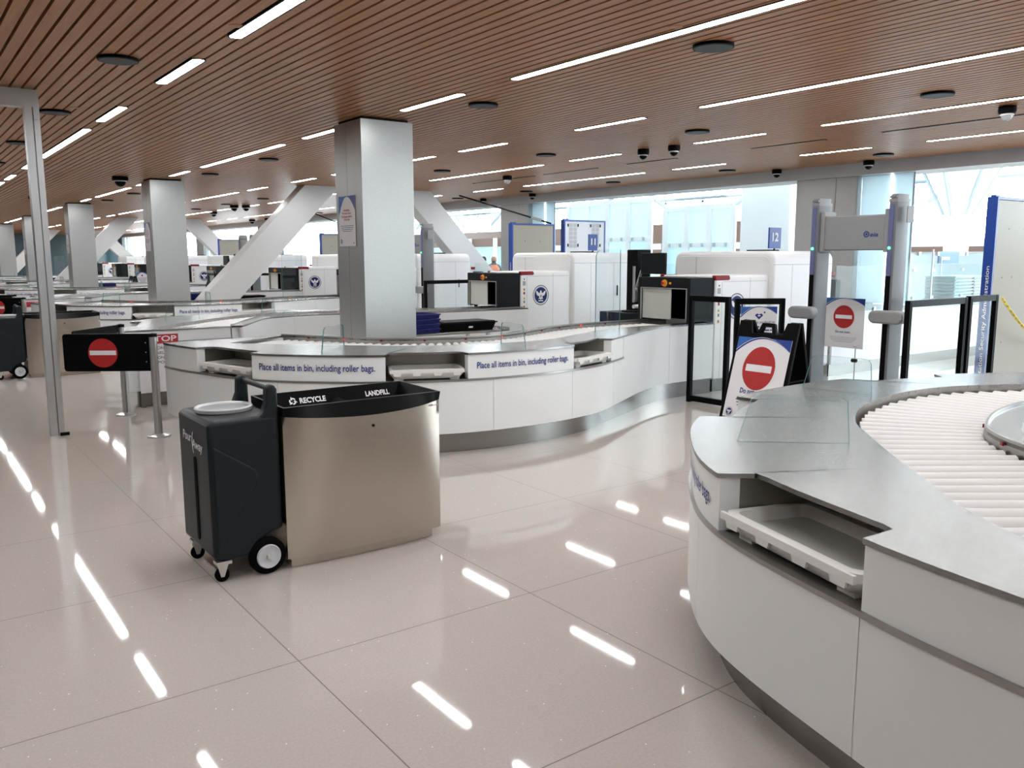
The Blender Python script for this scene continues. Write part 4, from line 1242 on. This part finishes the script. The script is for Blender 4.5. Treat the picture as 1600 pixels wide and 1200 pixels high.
for dy, l in ((2 * PER, 'distant A-frame board in front of the scanner hood below the long brace'), (3 * PER, 'very distant A-frame board just left of the second column')):
    a_frame((6.905, 5.775 + dy), (0.0, -1.0), 0.29, 1.04, 0.74, l)
    mb = MB(); S = Sheet(mb, (7.50, 6.07 + dy, 0.62), (0.84, -0.54, 0), (0, 0, 1)); S.notice(.40, .53, .3); S.disc(.2, .42, .03, INK, .003); S.lines(.2, .32, .32, 6, .04, .014, INK)
    tag(mb.build('safety_notice'), ('white safety notice beside the distant A-frame below the long brace' if dy < 20 else 'white safety notice beside the very distant A-frame'), 'notice')

# stanchions with swinging black no entry panels
def gate_post(x, y, label, plabel, ang, disc=True):
    t = thing('stanchion_gate', label, 'barrier post', (x, y, 0), 'no entry gate posts')
    mb = MB(); mb.lathe([(0.0, 0), (.105, 0), (.105, .010), (.085, .018), (.04, .026), (.036, .03)], (x, y, 0), ZINC, 32); mb.build('foot', t)
    mb = MB(); mb.lathe([(.036, .02), (.036, .965)], (x, y, 0), ALU, 24); p = mb.build('post', t)
    mb = MB(); mb.box(x - .008, x + .008, y - .0385, y - .034, .03, .96, DARKSTEEL); mb.build('groove', p)
    mb = MB(); mb.lathe([(.039, .955), (.039, .985), (.0, .992)], (x, y, 0), BLACKP, 24); mb.build('cap', t)
    d = Vector((math.cos(ang), math.sin(ang), 0)); a = Vector((x, y, 0)) + d * .04
    mb = MB(); S = Sheet(mb, a + d * .80, -d, (0, 0, 1)); Wd = .80
    pr = rrect(0, Wd, .63, .985, .03, 5, (0, 0, 1, 1))
    S.slab(pr, BLACK, -.022, .0); g = mb.build('gate_panel', t, 0.003)
    if disc:
        mb = MB(); S = Sheet(mb, a + d * .80, -d, (0, 0, 1)); S.o = S.o + S.n * .003
        S.disc(.37, .805, .137, RED, .001); S.rect(.37 - .122, .37 + .122, .785, .828, PAPER, .002); mb.build('no_entry_disc', g)
    for z in (.72, .81, .90):
        mb = MB(); S = Sheet(mb, a + d * .80, -d, (0, 0, 1)); S.o = S.o + S.n * .003; S.disc(Wd - .03, z, .006, ZINC, .001, 8); mb.build('rivet', g)
    return t
gate_post(2.0, 8.46, 'steel stanchion with a black no entry panel, in front of the red STOP panel', '', math.radians(146))
gate_post(2.01, 9.86, 'second steel stanchion whose plain black panel shows behind the no entry panel', '', math.radians(228.2), False)
gate_post(2.0, 8.46 + PER, 'distant stanchion with a black no entry panel at the left edge', '', math.radians(146))
gate_post(2.01, 9.86 + PER, 'distant stanchion with a plain black panel behind the left edge no entry panel', '', math.radians(168), False)

# aluminium portal post
t = thing('portal_frame', 'tall grey aluminium portal post with a cross bar going off left', 'portal frame', (1.22, 9.1, 0))
mb = MB(); mb.box(1.165, 1.225, 9.05, 9.17, 0, 3.05, ALU); mb.box(1.235, 1.285, 9.05, 9.17, 0, 3.05, ALU); mb.box(1.225, 1.235, 9.07, 9.17, 0, 3.05, DARKSTEEL); mb.build('post', t)
mb = MB(); mb.box(-3.2, 1.285, 9.05, 9.17, 3.05, 3.205, ALU); mb.build('cross_bar', t)
mb = MB(); mb.box(-3.2, -3.08, 9.05, 9.17, 0, 3.05, ALU); mb.build('post', t)
mb = MB(); mb.box(1.24, 1.32, 9.03, 9.06, 0, .03, BLACKP); mb.build('floor_bolt', t)
mb = MB(); mb.box(1.235, 1.262, 9.035, 9.05, 2.94, 3.01, ALU); mb.build('corner_bracket', t)

# recycling and landfill station
def bin_station(label):
    X0, X1, Y0, Y1, H = 1.650, 2.625, 4.285, 4.80, 0.86
    t = thing('recycling_station', label, 'waste bin', ((X0 + X1) / 2, (Y0 + Y1) / 2, 0), 'recycling stations')
    N = 32
    def front(z):
        k = (z - .06) / (H - .06); bow = 0.035 + 0.07 * k
        xs = [X0 + (X1 - X0) * i / N for i in range(N + 1)]
        return [(x, Y0 + 0.04 * (1 - 0) - bow * (1 - abs((2 * i / N) - 1) ** 2.8)) for i, x in enumerate(xs)]
    mb = MB(); vv = []; M_ = 8
    zt = lambda i: 0.832 + 0.024 * (abs(2 * i / N - 1)) ** 1.6 - 0.0
    for j in range(M_ + 1):
        for i in range(N + 1):
            z = .06 + (zt(i) - .06) * j / M_; p = front(z)[i]; vv.append((p[0], p[1], z))
    fs = [(j * (N + 1) + i, j * (N + 1) + i + 1, (j + 1) * (N + 1) + i + 1, (j + 1) * (N + 1) + i) for j in range(M_) for i in range(N)]
    mb.add(vv, fs, BINSTEEL, True)
    top = [vv[M_ * (N + 1) + i] for i in range(N + 1)]; bot = [vv[i] for i in range(N + 1)]
    for a, x in ((0, X0), (N, X1)):
        mb.add([bot[a], top[a], (x, Y1, .855), (x, Y1, .06)], [(0, 1, 2, 3)], BINSTEEL)
    mb.add([(X0, Y1, .06), (X1, Y1, .06), (X1, Y1, .855), (X0, Y1, .855)], [(0, 1, 2, 3)], BINSTEEL)
    mb.add(bot + [(X1, Y1, .06), (X0, Y1, .06)], [tuple(range(N + 3))], BINSTEEL)
    b = mb.build('body', t)
    mb = MB(); mb.lathe([(0, 0), (.008, 0), (.008, .006)], (0, 0, 0), BLACKP, 14, 'y'); i = N // 2; p = front(.765)[i]; mb.v = [(p[0] + a, p[1] - c_ + .002, .765 + c) for a, c_, c in mb.v]; mb.build('lock', b)
    mb = MB(); S = Sheet(mb, (X1 - .115, front(.83)[N - 3][1] - .003, .825), (1, .06, 0), (0, 0, 1)); S.lines(.05, 0, .08, 1, .016, .008, INKGREY); mb.build('maker_mark', b)
    pl = front(.06)
    mb = MB(); mb.prism([(X0 + .03 + (q[0] - X0) * .925, q[1] + .03) for q in pl] + [(X1 - .04, Y1 - .03), (X0 + .04, Y1 - .03)], 0, .06, BINSTEEL); mb.build('plinth', t)
    # black top: apron that dips in the middle, then an open trough with lettered back wall
    mb = MB(); fr = front(H); bk = [(X1 - (X1 - X0) * i / N, Y1) for i in range(N + 1)]
    def loop(ins, zf, zb_):
        c0 = (X0 + X1) / 2; f = (X1 - X0 - 2 * ins[2]) / (X1 - X0)
        return [(c0 + (x - c0) * f, y + ins[0], zf) for x, y in fr] + [(c0 + (x - c0) * f, y - ins[1], zb_) for x, y in bk]
    def flat(yf, yb_, ins, zf, zb_):
        c0 = (X0 + X1) / 2; f = (X1 - X0 - 2 * ins) / (X1 - X0)
        return [(c0 + (x - c0) * f, Y0 + yf, zf) for x, y in fr] + [(c0 + (x - c0) * f, y - yb_, zb_) for x, y in bk]
    LP = [[(x, y - .003, zt(i) - .004) for i, (x, y) in enumerate(fr)] + [(x, y, .85) for x, y in bk],
          flat(.02, 0, 0, .902, .907), flat(.040, .014, .012, .903, .908), flat(.11, .085, .075, .78, .78)]
    n = 2 * (N + 1); vv = [p for L_ in LP for p in L_]
    fs = [(j * n + i, j * n + (i + 1) % n, (j + 1) * n + (i + 1) % n, (j + 1) * n + i) for j in range(3) for i in range(n)] + [tuple(range(3 * n, 4 * n))]
    mb.add(vv, fs, BLACK); l = mb.build('lid', t)
    wv = Vector((0, .071, .127))
    mb = MB(); S = Sheet(mb, (X0, Y1 - .085, .78), (1, 0, 0), wv); S.o = S.o + S.n * .001
    S.text('RECYCLE', .275, .068, .046, PAPER, .002, .165, 'l', .035)
    for k in range(3):
        a0 = 2 * PI * k / 3 + .5; P_ = lambda r, a: (.232 + r * math.cos(a), .085 + r * math.sin(a))
        arc = [P_(.022, a0 + .25 * q) for q in range(6)] + [P_(.031, a0 + 1.25), P_(.017, a0 + 1.9), P_(.004, a0 + 1.25)] + [P_(.013, a0 + .25 * q) for q in range(5, -1, -1)]
        S.poly(arc, PAPER, .002)
    S.text('LANDFILL', .705, .068, .046, PAPER, .002, .165, 'l', .035)
    mb.build('lettering', l)
    mb = MB(); xm = (X0 + X1) / 2 + .02
    mb.add([(xm - .10, Y1 - .09, .78), (xm + .10, Y1 - .09, .78), (xm - .10, Y0 + .12, .78), (xm + .10, Y0 + .12, .78), (xm, Y1 - .045, .862), (xm, Y0 + .10, .84)], [(0, 1, 4), (2, 5, 3), (0, 4, 5, 2), (1, 3, 5, 4), (0, 2, 3, 1)], BLACKP); mb.build('trough_ridge', l)
    return t
bin1 = bin_station('bronze steel recycling and landfill bin with a black top, beside the dark cart')
copy_tree(bin1, (-0.10, 9.40, 0), 'smaller looking bronze steel bin farther back behind the portal post')

# liquids disposal cart
def cart(label):
    X0, X1, Y0, Y1, H = 1.262, 1.640, 4.345, 4.89, .868
    t = thing('liquids_cart', label, 'cart', ((X0 + X1) / 2, (Y0 + Y1) / 2, 0), 'liquid disposal carts')
    zb = .115
    # side outline (x, z): rises to the handle end at x1, arch for the wheel
    out = [(X0, zb + .015), (X0 + .05, zb), (X1 - .20, zb), (X1 - .17, zb + .02), (X1 - .135, .185), (X1 - .06, .225), (X1, .235), (X1, H - .03), (X1 - .012, H), (X0 + .02, H - .006), (X0, H - .03)]
    mb = MB(); mb.extr([(x, Y0, z) for x, z in out], (0, Y1 - Y0, 0), CARTP)
    b = mb.build('tank', t, 0.022, 3)
    # raised flank
    for y, s_ in ((Y0, -1), (Y1, 1)):
        mb = MB(); fl = [(X0 + .018, .16), (X0 + .09, .27), (X0 + .235, .50), (X0 + .248, .545), (X0 + .235, .59), (X0 + .02, .735)]
        mb.extr([(x, y, z) for x, z in fl], (0, s_ * .016, 0), CARTP); mb.build('flank_panel', b, 0.012)
    # front face: slot and lettering, seen from the -x end
    mb = MB(); S = Sheet(mb, (X0 - .001, Y1, 0), (0, -1, 0), (0, 0, 1)); D = Y1 - Y0
    S.slab(rrect(.275, .315, .18, .64, .018, 4), RUBBER, -.004, .003); mb.build('level_slot', b)
    mb = MB(); S = Sheet(mb, (X0 - .001, Y1, 0), (0, -1, 0), (0, 0, 1))
    S.text('Pour', .10, .715, .070, PAPER, .003, .155, 'l', .014, .1); S.text('Away', .27, .690, .070, PAPER, .003, .18, 'l', .014, .1); S.text('(', .262, .69, .12, PAPER, .003, .03, 'l', .02); mb.build('lettering', b)
    # rim and funnel
    cx, cy = X0 + .185, (Y0 + Y1) / 2 + .04
    mb = MB(); n = 36
    ringv = []; prof = [(1.0, H - .002), (1.04, H + .016), (1.0, H + .024), (.93, H + .022), (.89, H + .012), (.5, H + .004), (.08, H + .003)]
    for r, z in prof:
        ringv += [(cx + .150 * r * math.cos(2 * PI * k / n), cy + .135 * r * math.sin(2 * PI * k / n), z) for k in range(n)]
    fs = [(i * n + k, i * n + (k + 1) % n, (i + 1) * n + (k + 1) % n, (i + 1) * n + k) for i in range(len(prof) - 1) for k in range(n)] + [tuple(range((len(prof) - 1) * n, len(prof) * n))]
    mb.add(ringv[:5 * n], [f for f in fs if max(f) < 5 * n], CARTRIM, True); fu = mb.build('funnel_rim', t)
    mb = MB(); mb.add([(x, y, z + .0015) for x, y, z in ringv[4 * n:]], [tuple(i - 4 * n for i in f) for f in fs if min(f) >= 4 * n], BOWL, True); mb.build('bowl', fu)
    # handle: two horns and a bar
    for y in (Y0 + .022, Y1 - .067):
        mb = MB(); hp = [(X1 - .125, H - .02), (X1 - .085, H + .008), (X1 - .064, H + .06), (X1 - .06, H + .135), (X1 - .046, H + .158), (X1 - .018, H + .158), (X1 - .002, H + .135), (X1, H - .03)]
        mb.extr([(x, y - .02, z) for x, z in hp], (0, .065, 0), CARTP); mb.build('handle_horn', t, 0.012, 3)
    mb = MB(); mb.tube([(X1 - .028, Y0 + .05, H + .132), (X1 - .028, Y1 - .05, H + .132)], .014, CARTP, 12); mb.build('handle_bar', t)
    # big wheels
    for y, s_ in ((Y0 - .018, 1), (Y1 - .03, 1)):
        mb = MB(); cxw, r = X1 - .096, .101
        mb.lathe([(.06, 0), (.07, -.003), (.086, 0), (r, .012), (r, .038), (.086, .048), (.06, .048)], (cxw, y, r), RUBBER, 36, 'y'); w = mb.build('wheel', t)
        mb = MB(); mb.lathe([(0.0, -.004), (.03, -.003), (.05, -.006), (.062, -.012), (.067, -.004), (.067, .044), (0.0, .044)], (cxw, y, r), WHEELW, 30, 'y'); mb.build('hub', w)
        mb = MB(); mb.lathe([(0.0, -.018), (.012, -.018), (.015, -.014), (.015, .012)], (cxw, y, r), ZINC, 12, 'y'); mb.build('axle_nut', w)
    # casters
    for y in (Y0 + .03, Y1 - .08):
        x = X0 + .045
        mb = MB(); mb.box(x - .035, x + .045, y - .03, y + .03, .098, .116, ZINC)
        for yy in (y - .02, y + .014): mb.extr([(x - .03, yy, .10), (x + .03, yy, .10), (x + .005, yy, .03), (x - .012, yy, .03)], (0, .006, 0), ZINC)
        k = mb.build('caster', t)
        mb = MB(); mb.lathe([(0.0, -.012), (.03, -.012), (.038, -.008), (.038, .008), (.03, .012), (0.0, .012)], (x - .002, y, .038), RUBBER, 22, 'y'); mb.build('caster_wheel', k)
    return t
cart1 = cart('dark grey liquids disposal cart with a white lettered front, left of the recycling bin')
copy_tree(cart1, (-0.10, 9.40, 0), 'distant dark liquids cart cut off by the left edge, beside the farther bin')

# STOP panel on the flat end of the second counter
def stop_panel(dy, label):
    t = MB(); S = Sheet(t, (2.24, 10.165 + dy, 0.17), (1, 0, 0), (0, 0, 1)); W, Hh = .44, .68
    S.slab([(0, 0), (W, 0), (W, Hh), (0, Hh)], PAPER, -.003, 0)
    S.rect(0, W, Hh - .125, Hh - .02, REDINK, .001); S.text('STOP', W - .02, Hh - .10, .088, PAPER, .002, .30, 'r', .02)
    for i, l in enumerate(['AUTHORIZED', 'PERSONNEL ONLY', 'BEYOND', 'THIS POINT']): S.text(l, W / 2, Hh - .19 - .055 * i, .046, INKBLACK, .001, min(W * .92, .030 * len(l)), 'c', .006)
    return tag(t.build('stop_sign'), label, 'sign', 'red and white STOP signs')
stop_panel(0, 'red and white STOP sign on the counter end behind the steel stanchion')
stop_panel(PER, 'distant red STOP sign just left of the portal post')

# blue bins and black trays on the side tables
def open_box(mb, x0, x1, y0, y1, z0, z1, taper, th, m):
    a = [(x0 + taper, y0 + taper), (x1 - taper, y0 + taper), (x1 - taper, y1 - taper), (x0 + taper, y1 - taper)]; b = [(x0, y0), (x1, y0), (x1, y1), (x0, y1)]
    c = [(x0 + th, y0 + th), (x1 - th, y0 + th), (x1 - th, y1 - th), (x0 + th, y1 - th)]; d = [(p[0] + (th if p[0] < (x0 + x1) / 2 else -th), p[1] + (th if p[1] < (y0 + y1) / 2 else -th)) for p in a]
    vv = [(*p, z0) for p in a] + [(*p, z1) for p in b] + [(*p, z1) for p in c] + [(*p, z0 + th) for p in d]
    fs = [(0, 1, 2, 3), (12, 13, 14, 15)] + [(4 * j + i, 4 * j + (i + 1) % 4, 4 * (j + 1) + (i + 1) % 4, 4 * (j + 1) + i) for j in range(3) for i in range(4)]
    mb.add(vv, fs, m)
def side_table(dy, label):
    t = thing('side_table', label, 'table', (5.9, 9.4 + dy, 0), 'stainless side tables beside the columns')
    tb = [(5.06, 9.04), (6.40, 9.02), (6.62, 9.08), (6.74, 9.24), (6.74, 9.5), (6.62, 9.66), (6.40, 9.70), (5.06, 9.70)]
    mb = MB(); mb.prism([(x, y + dy) for x, y in tb], .73, .76, TOPSTEEL); mb.build('table_top', t, 0.004)
    for x in (5.14, 6.3):
        for y in (9.12, 9.6):
            mb = MB(); mb.box(x - .02, x + .02, y - .02 + dy, y + .02 + dy, 0, .73, ALU); mb.build('leg', t)
for k in range(4): side_table(PER * k, f'stainless side table with rounded end standing beside the {ORD[k]} column')
bin0 = None
for k, where in enumerate(('first', 'second', 'third', 'fourth')):
    x, y, z = 5.33, 9.07 + PER * k, .761
    for i in range(4 if k == 0 else 3):
        zz = z + .060 * i
        if bin0 is None:
            bin0 = thing('stacking_bin', None, 'plastic bin', (x, y + .2, zz))
            mb = MB(); open_box(mb, x - .215, x + .215, y, y + .40, zz, zz + .058, .008, .012, NAVY); o = mb.build('shell', bin0, 0.004)
            mb = MB(); mb.box(x - .222, x + .222, y - .008, y + .004, zz + .040, zz + .0575, NAVY); mb.build('rim', bin0, 0.003); o = bin0
        else:
            o = copy_tree(bin0, (x - bin0.location.x, y + .2 - bin0.location.y, zz - bin0.location.z))
        top = 3 if k == 0 else 2
        o['label'] = f'navy plastic bin, {"topmost" if i == top else ["lowest", "second from bottom", "third from bottom"][i]} in the stack beside the {where} column'
        o['group'] = 'navy bins stacked beside the columns'
def black_tray(x, y, z, label, L=.78):
    t = thing('black_tray', label, 'tray', (x, y, z), 'shallow black trays')
    mb = MB(); open_box(mb, x - L / 2, x + L / 2, y - .21, y + .21, z, z + .10, .03, .012, BLACKP); mb.build('shell', t, 0.004)
    mb = MB(); open_box(mb, x - L / 2 - .015, x + L / 2 + .015, y - .225, y + .225, z + .09, z + .105, .0, .026, BLACKP); mb.build('rim', t)
    mb = MB(); mb.box(x - .03, x + .03, y - .204, y - .19, z + .035, z + .055, PAPER); mb.build('tag', t)
black_tray(6.02, 9.30, .761, 'long shallow black tray beside the navy bins behind the nearest column')
black_tray(6.35, 9.30 + PER, .761, 'shallow black tray on the side table under the long diagonal brace', .70)
mb = MB(); mb.box(5.62, 5.90, 9.12 + PER, 9.30 + PER, .761, .785, YELLOW); mb.box(5.70, 5.80, 9.15 + PER, 9.25 + PER, .785, .805, YELLOW); tag(mb.build('floor_wedge'), 'flat yellow plastic wedge lying beside the navy bins at the brace foot', 'wedge')

# operator workstations between neighbouring scanners
def workstation(dy, label):
    t = thing('operator_workstation', label, 'workstation', (9.2, 9.3 + dy, 0), 'operator workstations')
    mb = MB(); mb.box(9.25, 9.55, 9.40 + dy, 9.62 + dy, 0, 1.80, BLACKP); mb.build('pillar', t, 0.015)
    mb = MB(); mb.box(8.7, 9.6, 8.95 + dy, 9.62 + dy, 0.70, 0.88, HOOD); mb.box(8.75, 9.5, 9.0 + dy, 9.6 + dy, 0, .70, HOOD); mb.build('desk', t, 0.01)
    mb = MB(); mb.tube([(9.25, 9.45 + dy, 1.0), (9.25, 9.45 + dy, 1.55)], .025, ALU, 10); mb.tube([(9.25, 9.4 + dy, 1.22), (8.95, 9.0 + dy, 1.48), (8.72, 8.55 + dy, 1.60)], .022, ALU, 10); mb.tube([(9.25, 9.4 + dy, 1.02), (9.0, 9.15 + dy, 1.22)], .02, ALU, 10); mb.build('monitor_arm', t)
    mb = MB(); mb.box(8.60, 8.64, 8.20 + dy, 8.66 + dy, 1.455, 1.745, HOOD); m = mb.build('monitor', t, 0.006)
    mb = MB(); mb.box(8.64, 8.70, 8.36 + dy, 8.50 + dy, 1.54, 1.66, BLACKP); mb.build('mount', m)
    mb = MB(); mb.box(8.85, 9.15, 9.05 + dy, 9.3 + dy, .882, .90, BLACKP); mb.build('keyboard', t)
    mb = MB(); mb.tube([(8.95, 9.15 + dy, .96), (9.2, 9.15 + dy, .96)], .03, PAPER, 10); mb.build('paper_roll', t)
workstation(0, 'black operator workstation with a monitor on an arm, between scanners 11 and 12')
workstation(PER, 'operator workstation partly hidden by the nearest column')
workstation(2 * PER, 'distant operator workstation left of the second column')

# trays stacked at the far conveyor end
for si, (x, n) in enumerate([(15.3, 8), (16.0, 8)]):
    for i in range(n):
        z = .902 + .056 * i
        t = thing('screening_tray', f'pale tray, {ORD[i]} from the bottom of the {["left", "right"][si]} stack behind the glass', 'tray', (x, 7.7, z), 'stacked trays at the conveyor end')
        mb = MB(); open_box(mb, x - .33, x + .33, 7.42, 7.98, z, z + .052, .03, .02, TRAYW); mb.build('shell', t)
        mb = MB(); mb.box(x - .34, x + .34, 7.41, 7.99, z + .030, z + .040, TRAYW); mb.build('lip', t)
t = thing('hall_monitor', 'grey monitor back hanging above the stacked trays behind glass', 'monitor', (15.95, 8.1, .902))
mb = MB(); mb.box(15.60, 16.33, 8.05, 8.09, 1.56, 1.78, SLATEB); mb.build('screen', t, .006); mb = MB(); mb.tube([(15.62, 8.02, .902), (15.62, 8.02, 1.66)], .010, ALU, 8); mb.box(15.6, 15.9, 8.01, 8.05, 1.62, 1.68, ALU); mb.build('stand', t)
# tall frameless glass screens with clamps near the exit
t = thing('glass_partition', 'tall frameless glass screens with steel clamps left of the stacked trays', 'glass partition', (14.0, 7.2, .905))
for i, (a, b) in enumerate([(13.05, 13.60), (13.62, 14.55), (14.57, 15.25)]):
    mb = MB(); mb.box(a, b, 7.125, 7.135, .905, 1.745, GLASSB); p = mb.build('pane', t)
    mb = MB(); mb.box(a + .1, a + .16, 7.11, 7.15, 1.70, 1.76, ZINC); mb.build('top_clamp', p)
    for z in (1.45, 1.02):
        mb = MB(); mb.box(a - .005, a + .06, 7.115, 7.15, z, z + .04, ZINC); mb.build('clamp', p)
mb = MB(); mb.tube([(13.61, 7.13, .905), (13.61, 7.13, 1.80)], .014, ALU, 8); mb.build('mast', t)
